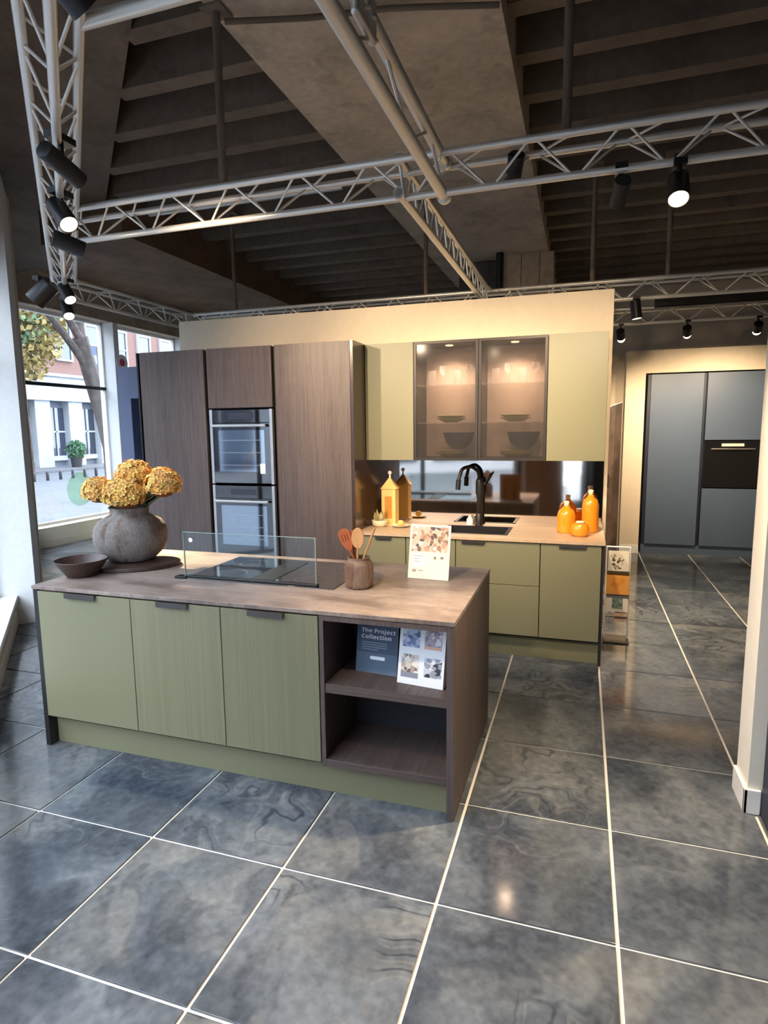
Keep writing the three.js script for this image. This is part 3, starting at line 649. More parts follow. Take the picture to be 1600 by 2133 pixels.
// ornaments on the sink run
{
  const hx = -1.045, hz = -2.83;
  const h = thing('house_ornament', 'tall amber wooden house ornament with white ball finial by the splashback', 'ornament', [hx, TOP, hz]);
  part('body', bx(hx - 0.06, hx + 0.06, TOP + 0.012, TOP + 0.3, hz - 0.05, hz + 0.05, 0.004), M.amber, h);
  const roof = new THREE.ConeGeometry(0.1, 0.1, 4); roof.rotateY(Math.PI / 4); roof.scale(0.95, 1, 0.8); roof.translate(hx, TOP + 0.35, hz); part('roof', roof.toNonIndexed(), M.amber, h);
  part('finial', merge([new THREE.SphereGeometry(0.017, 16, 12).translate(hx, TOP + 0.43, hz), rod([hx, TOP + 0.39, hz], [hx, TOP + 0.42, hz], 0.007)]), M.paper, h);
  part('window_slot', bx(hx - 0.03, hx + 0.03, TOP + 0.06, TOP + 0.24, hz + 0.0495, hz + 0.052), std({ color: C(196, 132, 50), roughness: 0.5 }), h);
  part('base', bx(hx - 0.08, hx + 0.08, TOP, TOP + 0.012, hz - 0.06, hz + 0.06, 0.003), M.ivory, h);
  const bt = thing('planter_bowl', 'small ivory bowl with pale leaves in front of the house ornament', 'planter', [-1.115, TOP, -2.7]);
  part('bowl', lathe([[0, 0], [0.04, 0], [0.06, 0.02], [0.065, 0.055], [0.058, 0.055], [0.04, 0.012], [0, 0.01]], 28).translate(-1.1, TOP, -2.72), M.ivory, bt);
  for (let k = 0; k < 14; k++) { const g = leafGeo(rr(0.07, 0.13), rr(0.03, 0.045)); g.rotateX(rr(0.1, 0.9)); g.rotateY(rnd() * 6.28); g.translate(-1.1 + rr(-0.02, 0.02), TOP + 0.04, -2.72 + rr(-0.02, 0.02)); part('leaf', g, phy({ color: k % 3 ? C(176, 166, 120) : C(206, 190, 140), roughness: 0.7, side: THREE.DoubleSide }), bt); }
  const tr = thing('trinket_dish', 'ivory dish with a small yellow fruit beside the house ornament', 'dish', [-0.92, TOP, -2.74]);
  part('dish', lathe([[0, 0], [0.04, 0], [0.075, 0.014], [0.072, 0.018], [0.038, 0.006], [0, 0.006]], 28).translate(-0.93, TOP, -2.74), M.ivory, tr);
  part('fruit', new THREE.SphereGeometry(0.028, 18, 12).scale(1, 0.9, 1).translate(-0.93, TOP + 0.032, -2.74), M.amber, tr);
  const pot = (name, label, x, z, prof, cork) => {
    const t = thing(name, label, 'bottle', [x, TOP, z], 'orange bottles on the sink worktop');
    part('body', lathe(prof, 36).translate(x, TOP, z), M.orangeGlass, t);
    part('stopper', lathe(cork, 20).translate(x, TOP, z), M.ivory, t);
  };
  pot('orange_bottle', 'broad orange bottle with pale stopper on the sink worktop', 0.345, -2.8, [[0, 0], [0.06, 0], [0.066, 0.008], [0.067, 0.13], [0.056, 0.165], [0.03, 0.185], [0.022, 0.2], [0, 0.2]], [[0, 0.2], [0.018, 0.2], [0.02, 0.235], [0, 0.24]]);
  pot('orange_bottle', 'tall slim orange bottle with pale stopper next to the wall end', 0.515, -2.87, [[0, 0], [0.055, 0], [0.06, 0.008], [0.061, 0.2], [0.05, 0.24], [0.026, 0.262], [0.02, 0.28], [0, 0.28]], [[0, 0.28], [0.016, 0.28], [0.02, 0.315], [0, 0.32]]);
  pot('orange_jar', 'low round orange jar in front of the two orange bottles', 0.445, -2.66, [[0, 0], [0.05, 0], [0.062, 0.015], [0.066, 0.05], [0.056, 0.085], [0.04, 0.095], [0, 0.095]], [[0, 0.095], [0.036, 0.095], [0.03, 0.108], [0, 0.112]]);
}
// wall cabinets
{
  const z = -2.68, zb = -3.03, y0 = 1.42, y1 = 2.315;
  const wall = (a, b, label) => {
    const t = thing('wall_cabinet', label, 'cabinet', [(a + b) / 2, y0, -2.85], 'wall cabinets over the sink run');
    part('carcass', bx(a + 0.001, b - 0.001, y0 + 0.002, y1 - 0.002, zb, z - 0.024), M.greenSmooth, t);
    part('door', bx(a + 0.0015, b - 0.0015, y0, y1, z - 0.022, z, 0.0015), M.greenSmooth, t);
  };
  wall(-1.195, -0.803, 'green wall cabinet between the oven bank and the glass-fronted cabinets');
  wall(0.193, 0.597, 'green wall cabinet at the open end of the cream wall');
  const back = std({ color: C(205, 184, 170), roughness: 0.6 });
  const frame = std({ color: C(52, 47, 44), roughness: 0.4, metalness: 0.5 });
  [[-0.8, -0.307, 'glass-fronted wall cabinet next to the shadowed green cabinet'], [-0.303, 0.19, 'glass-fronted wall cabinet next to the bright green end cabinet']].forEach(([a, b, label], i) => {
    const t = thing('glass_cabinet', label, 'cabinet', [(a + b) / 2, y0, -2.85], 'wall cabinets over the sink run');
    part('carcass', merge([bx(a, b, y0, y0 + 0.018, zb, z - 0.024), bx(a, b, y1 - 0.018, y1, zb, z - 0.024), bx(a, a + 0.016, y0, y1, zb, z - 0.024), bx(b - 0.016, b, y0, y1, zb, z - 0.024)]), frame, t);
    part('back_panel', bx(a + 0.016, b - 0.016, y0 + 0.018, y1 - 0.018, zb, zb + 0.01), back, t);
    for (const y of [1.70, 1.985]) part('shelf', bx(a + 0.017, b - 0.017, y, y + 0.008, zb + 0.011, z - 0.035), M.clearGlass, t);
    const d = part('door', merge([bx(a, a + 0.02, y0, y1, z - 0.02, z), bx(b - 0.02, b, y0, y1, z - 0.02, z), bx(a + 0.02, b - 0.02, y0, y0 + 0.02, z - 0.02, z), bx(a + 0.02, b - 0.02, y1 - 0.02, y1, z - 0.02, z)]), frame, t);
    part('pane', bx(a + 0.02, b - 0.02, y0 + 0.02, y1 - 0.02, z - 0.012, z - 0.007), M.reeded, d, 'hazy grey glass');
    const cx = (a + b) / 2, lamp = new THREE.CylinderGeometry(0.03, 0.03, 0.006, 28); lamp.translate(cx, y1 - 0.021, -2.82);
    part('downlight', lamp, M.lampSoft, t);
    const pl = new THREE.SpotLight(WARM, 3.0, 0, 1.2, 0.6, 2); pl.position.set(0, y1 - 0.032 - y0, 0.03); pl.target.position.set(0, 0, 0.0); pl.castShadow = true; pl.shadow.radius = 1.5; pl.name = 'cabinet_downlight';
    t.add(pl, pl.target);
    // glasses on the upper shelf, bowls and plates below
    for (let k = 0; k < 4; k++) {
      const x = a + 0.1 + k * 0.1, zz = -2.87 + (k % 2) * 0.05, tall = k % 2 ? 0.15 : 0.12, w = 0.03;
      const prof = k % 2 ? [[0, 0], [0.028, 0.001], [0.004, 0.006], [0.004, 0.07], [w, 0.1], [w - 0.002, tall], [w - 0.003, tall], [w - 0.002, 0.1], [0, 0.074]] : [[0, 0], [w - 0.004, 0.001], [w, tall], [w - 0.002, tall], [w - 0.006, 0.008], [0, 0.008]];
      single(k % 2 ? 'wine_glass' : 'tumbler', lathe(prof, 20).translate(x, 1.9935, zz), M.clearGlass, ['clear straight tumbler at the hinge end', 'clear stemmed glass beside the end tumbler', 'clear straight tumbler between the stemmed glasses', 'clear stemmed glass beyond both tumblers'][k] + ' on the top shelf of the ' + ['shadow-side', 'bright-side'][i] + ' glass cabinet', 'glass', 'glasses in the lit wall cabinets');
    }
    for (const [yy, zz] of [[1.709, -2.85], [y0 + 0.019, -2.84]]) {
      const plate = lathe([[0, 0], [0.05, 0], [0.115, 0.03], [0.113, 0.034], [0.05, 0.006], [0, 0.006]], 32);
      const gm = std({ color: C(232, 226, 160), roughness: 0.4 });
      for (let k = 0; k < 2; k++) single('dinner_plate', plate.clone().translate(cx + 0.01, yy + k * 0.02, zz), gm, ['lower', 'upper'][k] + ' yellow-green plate of the pair ' + (yy > 1.6 ? 'on the middle shelf' : 'on the floor') + ' of the ' + ['shadow-side', 'bright-side'][i] + ' glass cabinet', 'plate', 'plates in the wall cabinets');
    }
    single('dark_bowl', lathe([[0, 0], [0.05, 0], [0.1, 0.05], [0.125, 0.13], [0.12, 0.13], [0.09, 0.055], [0, 0.01]], 32).translate(cx + 0.07, y0 + 0.019 + 0.062, -2.86), std({ color: C(64, 72, 92), roughness: 0.35 }), 'dark blue bowl low in the ' + ['shadow-side', 'bright-side'][i] + ' glass cabinet', 'bowl', 'bowls in the wall cabinets');
  });
}

// ================================================================ TRUSSES
const unit = new THREE.CylinderGeometry(1, 1, 1, 8), unitChord = new THREE.CylinderGeometry(1, 1, 1, 14);
function strut(name, geo, a, b, r, mat, parent) {
  const d = b.clone().sub(a), m = finish(new THREE.Mesh(geo, mat)); m.name = name;
  m.position.copy(a).add(b).multiplyScalar(0.5); m.quaternion.setFromUnitVectors(V(0, 1, 0), d.clone().normalize()); m.scale.set(r, d.length(), r);
  parent.add(m); return m;
}
const TY = 2.72, TH = 0.137, TS = 0.078;
function truss(label, [x0, z0], [x1, z1], { flat = false, pitch = 0.18, r = 0.0165, rf = 0.02 } = {}) {
  const A = V(x0, TY, z0), B = V(x1, TY, z1), L = A.distanceTo(B), u = B.clone().sub(A).normalize(), side = V(-u.z, 0, u.x);
  const t = thing('lighting_truss', label, 'truss', [x0, TY, z0], 'aluminium trusses under the ceiling');
  const chords = flat ? [V(0, 0, 0), V(0, TH + 0.01, 0)] : [V(0, 0, 0), side.clone().multiplyScalar(TS).setY(TH), side.clone().multiplyScalar(-TS).setY(TH)];
  const at = (c, s) => chords[c].clone().addScaledVector(u, s);
  chords.forEach((c, k) => strut('chord', unitChord, at(k, 0), at(k, L), flat ? rf : r, M.alu, t));
  const n = Math.round(L / pitch), p = L / n;
  for (const [c, d] of flat ? [[0, 1]] : [[0, 1], [0, 2], [1, 2]]) for (let k = 0; k < n; k++) {
    if (c === 1 && k % 2) continue;
    const [a, b] = k % 2 ? [c, d] : [d, c];
    strut('brace', unit, at(a, k * p + 0.012), at(b, (k + 1) * p - 0.012), flat ? 0.0075 : 0.0058, M.alu, t);
  }
  for (const s of [0.012, L - 0.012]) for (let c = 0; c < chords.length; c++) strut('coupler', unitChord, at(c, s - 0.012), at(c, s + 0.012), (flat ? rf : r) * 1.35, M.alu, t);
  return t;
}
const dl = (x) => [x, x + 1.415];     // the line of the slanted truss
truss('aluminium truss running across the room in front of the ovens', [-2.33, -0.97], [4.9, -0.97]);
truss('aluminium truss running slantwise along the shop windows', dl(-3.5), dl(1.6));
truss('aluminium truss running back beside the shop window corner', [-3.5, -2.12], [-3.5, -3.7]);
truss('aluminium truss behind the top of the cream partition', [-3.42, -3.75], [4.9, -3.75]);
truss('aluminium truss over the aisle before the blue cabinets', [0.5, -5.08], [4.9, -5.08]);
const nearFlat = truss('flat aluminium ladder truss meeting the cross truss from overhead', [-0.2, 1.75], [-0.2, -1.03], { flat: true, pitch: 0.3, rf: 0.025 });
truss('flat aluminium ladder truss between the cross truss and the partition', [-0.385, -0.9], [-0.385, -3.66], { flat: true, pitch: 0.12 });
// clamp plate and black cable wraps on the near ladder truss
{
  const c = thing('truss_clamp', 'bolted aluminium clamp plate on the ladder truss', 'clamp', [-0.2, TY + 0.1, 0.25]);
  part('plate', bx(-0.207, -0.18, TY + 0.075, TY + 0.2, 0.0, 0.17, 0.012), M.alu, c);
  for (const z of [0.04, 0.085, 0.13]) part('bolt', rod([-0.182, TY + 0.135, z], [-0.17, TY + 0.135, z], 0.007, 8), M.steel, c);
  for (const [y, z, n] of [[TY + 0.147, 0.28, 'upper'], [TY, -0.12, 'lower']]) {
    const g = merge([rod([-0.2, y, z - 0.016], [-0.2, y, z + 0.016], 0.0235, 16), rod([-0.2, y, z + 0.03], [-0.2, y, z + 0.042], 0.0235, 16)]);
    single('cable_wrap', g, M.black, `black tape wrapped round the ${n} tube of the ladder truss`, 'tape');
  }
}
single('cross_tube', rod([-1.02, 2.862, 0.287], [-0.226, 2.862, 0.287], 0.021, 16), M.alu, 'aluminium tube joining the slanted truss to the ladder truss', 'tube');
// hangers from the ceiling
function hanger(x, z, top, label) {
  const t = thing('truss_hanger', label, 'pole', [x, TY + TH, z], 'poles hanging the trusses');
  part('pole', rod([x, TY + TH + 0.016, z], [x, top, z], 0.02, 12), M.concreteDark, t);
  part('ceiling_plate', bx(x - 0.06, x + 0.06, top, top + 0.012, z - 0.06, z + 0.06), M.concreteDark, t);
}
hanger(-1.33, -0.97, 3.688, 'dark pole hanging the cross truss from the broad beam edge');
hanger(0.336, -0.97, 4.138, 'dark pole hanging the cross truss right of the broad beam');
for (const [x, w] of [[-2.97, 'above the tall oak cabinet by the window'], [-0.97, 'under the broad ceiling beam'], [0.48, 'above the end of the cream partition'], [1.065, 'above the aisle']]) hanger(x, -3.75, x > -1.36 && x < 0 ? 3.688 : 3.808, 'dark pole hanging the partition truss ' + w);
// conduits under the ceiling
single('conduit', tube([[-1.3, 3.66, -1.0], [-0.9, 3.668, -1.12], [-0.5, 3.675, -1.2], [0.0, 3.66, -1.32]], 0.014, 30), M.concreteDark, 'thin dark conduit crossing under the broad beam', 'pipe');
single('conduit', tube([[0.03, 3.77, -1.45], [2, 3.77, -1.45], [4.9, 3.77, -1.45]], 0.02, 20), M.concreteDark, 'thicker dark pipe running across the ribs right of the beam', 'pipe');
single('sprinkler_pipe', rod([-1.6, 3.74, -3.3], [-3.6, 3.74, -3.3], 0.022, 10), M.alu, 'pale pipe under the ribs behind the cross truss', 'pipe');
for (const [y, n, w] of [[3.34, 0.1, 'upper'], [3.2, 0.07, 'lower']]) { const a = D(3.95, n), b = D(9.2, n); single('conduit', rod([a[0], y, a[1]], [b[0], y, b[1]], 0.028, 10), M.dark, w + ' dark pipe running along the head of the slanted shop front', 'pipe'); }
single('duct', bx(-1.08, -0.56, 2.9, 3.68, -6.3, -5.9), std({ color: C(70, 66, 64), roughness: 0.7 }), 'dark grey duct beside the panelled column', 'duct');
single('drain_pipe', rod([-0.545, 0.01, -5.62], [-0.545, 3.69, -5.62], 0.045, 16), M.black, 'black upright pipe in front of the panelled column', 'pipe');

// ================================================================ SPOTLIGHTS
function spot(label, at, aim, { lit = true, I = 30, angle = 0.5, r = 0.042, len = 0.19, hang = 0.09, bulb = false } = {}) {
  const t = thing('track_spotlight', label, 'spotlight', at, 'black spotlights on the trusses');
  const dir = V(...aim).sub(V(...at)).normalize(), q = new THREE.Quaternion().setFromUnitVectors(V(0, 1, 0), dir);
  const body = lathe([[0, -len * 0.5], [r * 0.9, -len * 0.5], [r, -len * 0.46], [r, len * 0.5], [r * 0.93, len * 0.5], [r * 0.9, len * 0.44], [0, len * 0.44]], 24); body.applyQuaternion(q);
  local('housing', body, M.black, t);
  local('bracket', merge([rod([0, 0, 0], [0, hang, 0], 0.011, 10), bx(-0.025, 0.025, hang - 0.012, hang + 0.012, -0.05, 0.05)]), M.black, t);
  const lens = bulb ? new THREE.SphereGeometry(r * 0.9, 20, 14) : new THREE.CylinderGeometry(r * 0.88, r * 0.88, 0.006, 24); lens.translate(0, len * (bulb ? 0.62 : 0.46), 0); lens.applyQuaternion(q);
  local('lamp_lens', lens, lit ? M.lampWarm : M.dark, t);
  if (lit) {
    const s = new THREE.SpotLight(WARM, I, 0, angle, 0.7, 2); s.position.copy(dir).multiplyScalar(len * 0.5 + (bulb ? 0.06 : 0.012)); s.target.position.copy(dir).multiplyScalar(2);
    s.castShadow = true; s.shadow.radius = 2; s.name = 'spot_beam'; t.add(s, s.target);
  }
  return t;
}
const hy = TY - 0.1;
spot('big black spotlight above the end of the slanted truss, turned to the aisle', [-0.68, hy + 0.05, 0.735], [0.3, 0.6, -2.2], { r: 0.045, len: 0.2, I: 11, angle: 0.6 });
spot('long black spotlight on the slanted truss aimed at the ovens', [-1.42, hy + 0.02, -0.02], [-1.4, 1.9, -2.42], { r: 0.034, len: 0.17, I: 14, angle: 0.6 });
spot('glowing spotlight on the slanted truss above the island front', [-1.83, hy + 0.02, -0.42], [-0.3, 0.9, 0.0], { I: 8, angle: 0.6, len: 0.15 });
spot('black spotlight on the slanted truss next to the cross truss joint', [-2.1, hy, -0.72], [-0.6, 1.9, -2.7], { I: 11, angle: 0.6, len: 0.15 });
spot('glowing spotlight above the shop window corner', [-3.1, hy + 0.03, -1.7], [-1.75, 0.88, -1.3], { I: 60, angle: 0.3, len: 0.14 });
spot('lower glowing spotlight at the far end of the slanted truss', [-3.46, hy, -2.06], [-2.3, 0.88, -1.25], { I: 34, angle: 0.22, len: 0.14 });
spot('wide black floodlight turned to the shop window', [-3.06, hy - 0.02, -1.45], [-3.6, 2.0, -1.2], { lit: false, r: 0.065, len: 0.16 });
spot('dark spotlight under the cross truss aimed at the cream wall', [0.56, hy + 0.02, -1.0], [0.3, 1.6, -3.0], { I: 10, angle: 0.7, len: 0.13, r: 0.034 });
spot('bright spotlight under the cross truss shining at the aisle floor', [0.78, hy, -0.98], [0.74, 0.3, 0.55], { I: 26, angle: 0.95, len: 0.13 });
spot('small spotlight inside the cross truss beside the ladder truss', [0.12, TY + 0.075, -1.0], [-0.5, 1.1, -2.9], { I: 12, angle: 0.7, len: 0.12, r: 0.035, hang: 0.03 });
spot('spotlight on the partition truss shining down at the aisle', [0.83, hy, -3.7], [1.2, 0, -3.7], { I: 26, angle: 0.78, len: 0.15 });
spot('spotlight over the aisle aimed at the arched door', [0.79, hy, -5.1], [1.1, 1.2, -6.7], { I: 9, angle: 0.7, len: 0.1, bulb: true });
spot('spotlight over the aisle aimed at the blue cabinets', [1.42, hy, -5.1], [1.7, 1.6, -6.7], { I: 9, angle: 0.7, len: 0.1, bulb: true });
spot('spotlight over the aisle behind the partition end', [2.05, hy, -5.1], [2.2, 1.6, -6.7], { I: 9, angle: 0.7, len: 0.1, bulb: true });
single('light_track', bx(1.05, 4.9, 2.76, 2.87, -4.56, -4.48, 0.003), M.dark, 'long dark beam between the two aisle trusses', 'beam');

// ================================================================ FAR FURNITURE
{
  const z = -6.7;
  const a = thing('blue_tall_cabinet', 'grey-blue tall cabinet with one plain door in the far recess', 'cabinet', [1.56, 0, -7.0], 'blue cabinets in the far recess');
  part('carcass', bx(1.225, 1.9, 0.12, 2.32, -7.35, z - 0.024), M.navy, a);
  part('door', bx(1.262, 1.872, 0.125, 2.32, z - 0.022, z, 0.0015), M.slateBlue, a);
  part('plinth', bx(1.225, 1.9, 0, 0.12, -7.35, z - 0.03), M.slateBlue, a);
  const b = thing('blue_oven_cabinet', 'grey-blue tall cabinet around a compact black oven in the far recess', 'cabinet', [2.23, 0, -7.0], 'blue cabinets in the far recess');
  part('carcass', bx(1.901, 2.6, 0.12, 2.32, -7.35, z - 0.06), M.navy, b);
  part('top_door', bx(1.915, 2.535, 1.485, 2.32, z - 0.022, z, 0.0015), M.slateBlue, b);
  part('bottom_door', bx(1.915, 2.56, 0.125, 0.87, z - 0.022, z, 0.0015), M.slateBlue, b);
  part('plinth', bx(1.901, 2.6, 0, 0.12, -7.35, z - 0.03), M.slateBlue, b);
  const o = thing('compact_oven', 'compact black oven with a pale display built into the blue cabinet', 'oven', [2.235, 0.88, -6.73]);
  part('front', bx(1.918, 2.555, 0.885, 1.475, z - 0.055, z, 0.001), M.ovenGlass, o);
  part('display', bx(2.11, 2.36, 1.405, 1.44, z, z + 0.002), std({ color: C(225, 218, 196), roughness: 0.4 }), o);
  part('handle', bx(1.99, 2.48, 1.365, 1.38, z + 0.02, z + 0.035, 0.004), M.steel, o);
  // navy cabinet beyond the partition end
  const n = thing('navy_cabinet', 'dark navy cabinet standing against the partition end', 'cabinet', [1.55, 0, -0.58]);
  part('carcass', bx(1.217, 1.85, 0, 2.2, -0.884, -0.28), M.navy, n);
  part('door', bx(1.219, 1.848, 0.1, 2.198, -0.28, -0.26, 0.0015), M.navy, n);
  // slate-blue display unit by the shop window
  const d = thing('display_unit', 'slate-blue display unit with a dark niche beyond the oven bank', 'cabinet', [-6.0, 0, -6.2]);
  part('side_panel', bx(-6.47, -6.25, 0, 2.66, -6.55, -6.0, 0.002), M.blueGrey, d);
  part('top_panel', bx(-6.25, -5.2, 2.18, 2.66, -6.55, -6.0, 0.002), M.blueGrey, d);
  part('lower_panel', bx(-6.25, -5.2, 0, 1.1, -6.55, -6.0, 0.002), M.blueGrey, d);
  part('niche_back', bx(-6.25, -5.2, 1.1, 2.18, -6.55, -6.5), M.dark, d);
  part('niche_side', bx(-5.4, -5.2, 1.1, 2.18, -6.5, -6.0), M.blueGrey, d);
  const l = thing('table_lamp', 'small white cone lamp in the niche of the slate-blue unit', 'lamp', [-6.09, 1.1, -6.12]);
  part('base', new THREE.CylinderGeometry(0.07, 0.09, 0.1, 24).translate(-6.09, 1.15, -6.12), M.ivory, l);
  part('shade', new THREE.CylinderGeometry(0.012, 0.05, 0.1, 20, 1, true).translate(-6.09, 1.26, -6.12), M.paper, l);
  const c = thing('storage_box', 'orange wooden box standing on a cream bench by the shop window', 'box', [-6.42, 0.33, -5.88]);
  part('body', bx(-6.6, -6.2, 0.331, 0.62, -5.98, -5.76, 0.004), std({ map: oakPale, color: C(236, 178, 112), roughness: 0.6 }), c);
  const b2 = thing('bench', 'low cream bench under the orange box', 'bench', [-6.42, 0, -5.88]);
  part('seat', bx(-6.72, -6.1, 0.29, 0.33, -5.99, -5.72, 0.004), M.trim, b2);
  for (const x of [-6.7, -6.14]) part('leg', bx(x, x + 0.03, 0, 0.29, -5.98, -5.74), M.trim, b2);
  const sign = thing('round_sign', 'round white sign with a red centre on the white wall', 'sign', [FX, 2.67, -6.58]);
  const cyl = (r, dx) => { const g = new THREE.CylinderGeometry(r, r, 0.012, 32); g.rotateZ(Math.PI / 2); return g.translate(FX + 0.008 + dx, 2.82, -6.66); };
  part('disc', cyl(0.13, 0), M.paper, sign); part('centre', cyl(0.06, 0.003), std({ color: C(220, 70, 100), roughness: 0.5 }), sign);
  single('light_switch', bx(0.6335, 0.642, 1.2, 1.3, -3.115, -3.045, 0.002), M.black, 'black light switch on the end of the cream partition', 'switch');
}
// leaflet stand
{
  const z = -2.99, x0 = 0.65, x1 = 0.822;
  const t = thing('leaflet_stand', 'thin metal leaflet stand at the end of the sink run', 'stand', [0.735, 0, z]);
  part('frame', merge([rod([x0, 0.012, z - 0.06], [x0, 0.74, z - 0.06], 0.006), rod([x1, 0.012, z - 0.06], [x1, 0.74, z - 0.06], 0.006), rod([x0, 0.74, z - 0.06], [x1, 0.74, z - 0.06], 0.006)]), M.whiteTrim, t);
  part('base', merge([bx(x0 - 0.01, x1 + 0.01, 0, 0.012, z - 0.14, z + 0.05, 0.003)]), M.profile, t);
  for (const y of [0.56, 0.375, 0.2]) part('pocket', bx(x0 + 0.006, x1 - 0.006, y - 0.006, y, z - 0.055, z + 0.0), M.profile, t);
  const mk = (label, w, h, y, draw, dx = 0) => {
    const front = printed(180, Math.round(180 * h / w), draw), m = finish(sheet(w, h, 0.004, front, M.paper)); m.name = numbered('leaflet');
    m.position.set(0.736 + dx, y, z - 0.01); m.rotation.x = -0.14; scene.add(m); m.userData = { label, category: 'leaflet', group: 'leaflets in the stand' };
  };
  mk('cream leaflet with a dark picture at the top of the stand', 0.15, 0.155, 0.561, (x, w, h) => { x.fillStyle = '#efe6d4'; x.fillRect(0, 0, w, h); blobs(x, w, h, 0.15, 0.2, 0.7, 0.9, ['#5b4d40', '#a8967e', '#d8c8ae', '#8a7660'], 24, 0.1); });
  mk('orange leaflet in the middle of the stand', 0.166, 0.17, 0.376, (x, w, h) => { x.fillStyle = '#f0a548'; x.fillRect(0, 0, w, h); blobs(x, w, h, 0.3, 0.25, 0.7, 0.75, ['#e08f28', '#e89a38', '#d98822'], 14, 0.16); });
  mk('white leaflet with a green picture low in the stand', 0.16, 0.15, 0.238, (x, w, h) => { x.fillStyle = '#f4e8de'; x.fillRect(0, 0, w, h); x.fillStyle = '#7d9484'; x.fillRect(w * 0.28, h * 0.3, w * 0.48, h * 0.55); blobs(x, w, h, 0.3, 0.35, 0.7, 0.8, ['#a9c0ac', '#4f6258', '#93ab9a'], 12, 0.07); });
  mk('pinkish leaflet hanging lowest in the stand', 0.09, 0.1, 0.16, (x, w, h) => { x.fillStyle = '#eec3a6'; x.fillRect(0, 0, w, h); }, 0.03);
}

// ================================================================ THE STREET
{
  const ground = structure('ground_street', null, null, 'grey street outside the shop windows'); ground.name = 'ground';
  const out = [[-60, -60], [60, -60], [60, 60], [-60, 60]];
  part('road', prism(out, -0.4, -0.22), std({ map: asphalt, roughness: 0.8 }), ground);
  part('pavement', prism([[-13, -40], D(-0.4, -0.32), D(26, -0.32), D(26, -2.2), [-10.5, -4.2], [-10.8, -40]].slice(0, 0).concat([[FX - 0.36, -30], [FX - 0.36, FZ - 0.2], D(26, -0.32), D(26, -2.4), [-9.4, -3.9], [-9.6, -30]]), -0.22, -0.13), std({ map: asphalt, color: C(245, 240, 232), roughness: 0.85 }), ground);
  part('far_pavement', prism([[-23.5, -50], [-26, -50], [-26, 10], [-23.5, 10]], -0.22, -0.1), std({ map: asphalt, color: C(255, 250, 245), roughness: 0.85 }), ground);
}
const wallWhite = std({ color: C(150, 154, 158), roughness: 0.8 }), brickRed = std({ color: C(112, 84, 76), roughness: 0.85 }), dimGlass = phy({ color: C(34, 42, 56), roughness: 0.08, clearcoat: 1 });
{
  const X0 = -26;
  const b = thing('shop_building', 'white shop building with brick upper floors across the street', 'building', [X0 - 3, -0.22, -26]);
  part('ground_floor', bx(X0 - 6, X0 - 0.5, -0.22, 3.6, -50, 8), std({ color: C(96, 102, 112), roughness: 0.8 }), b);
  part('upper_wall', bx(X0 - 6, X0 - 0.3, 4.6, 12, -50, 8), brickRed, b);
  part('fascia', bx(X0 - 0.6, X0 + 0.15, 3.35, 4.6, -50, 8), wallWhite, b);
  part('cornice', bx(X0 - 0.3, X0 + 0.3, 4.6, 4.75, -50, 8), wallWhite, b);
  for (let k = 0; k < 9; k++) {
    const z = -34 + k * 2.15;
    part('pilaster', bx(X0 - 0.5, X0, -0.22, 3.35, z, z + 0.95, 0.01), wallWhite, b);
    const w = part('shop_window', bx(X0 - 0.48, X0 - 0.4, 0.4, 3.0, z + 0.95, z + 2.15), dimGlass, b);
    part('mullion', merge([bx(X0 - 0.4, X0 - 0.34, 0.4, 3.0, z + 1.5, z + 1.57), bx(X0 - 0.4, X0 - 0.34, 1.7, 1.78, z + 0.95, z + 2.15), bx(X0 - 0.4, X0 - 0.3, 0.2, 0.45, z + 0.95, z + 2.15)]), wallWhite, w);
    const u = part('upper_window', bx(X0 - 0.3, X0 - 0.22, 5.6, 7.6, z + 0.3, z + 1.3), dimGlass, b);
    part('window_frame', merge([bx(X0 - 0.3, X0 - 0.15, 5.5, 5.6, z + 0.2, z + 1.4), bx(X0 - 0.3, X0 - 0.15, 7.6, 7.8, z + 0.2, z + 1.4), bx(X0 - 0.3, X0 - 0.15, 5.6, 7.6, z + 0.2, z + 0.3), bx(X0 - 0.3, X0 - 0.15, 5.6, 7.6, z + 1.3, z + 1.4), bx(X0 - 0.22, X0 - 0.16, 6.55, 6.63, z + 0.3, z + 1.3)]), wallWhite, u);
  }
  // white houses opposite the slanted front (mirrored in splashback and oven glass)
  const h = new THREE.Group(); h.name = 'terrace_building'; h.userData = { label: 'pale terrace building opposite the slanted shop front', category: 'building' };
  const [hx, hz] = D(8, -15); h.position.set(hx, -0.22, hz); h.rotation.y = -Math.PI / 4; scene.add(h);
  local('facade', bx(-11, 18, 0, 11, 0, 5), wallWhite, h);
  local('shop_band', bx(-11, 18, 3.2, 4.1, -0.25, 0), std({ color: C(128, 134, 138), roughness: 0.7 }), h);
  for (let k = 0; k < 9; k++) {
    const x = -10.4 + k * 3.2;
    const w = local('shop_window', bx(x, x + 2.4, 0.5, 3.0, -0.06, 0.0), dimGlass, h);
    local('mullion', bx(x + 1.17, x + 1.23, 0.5, 3.0, -0.1, -0.06), wallWhite, w);
    const u = local('upper_window', bx(x + 0.5, x + 1.8, 5.4, 7.6, -0.05, 0.0), dimGlass, h);
    local('window_sill', bx(x + 0.4, x + 1.9, 5.25, 5.4, -0.16, 0), wallWhite, u);
  }
}
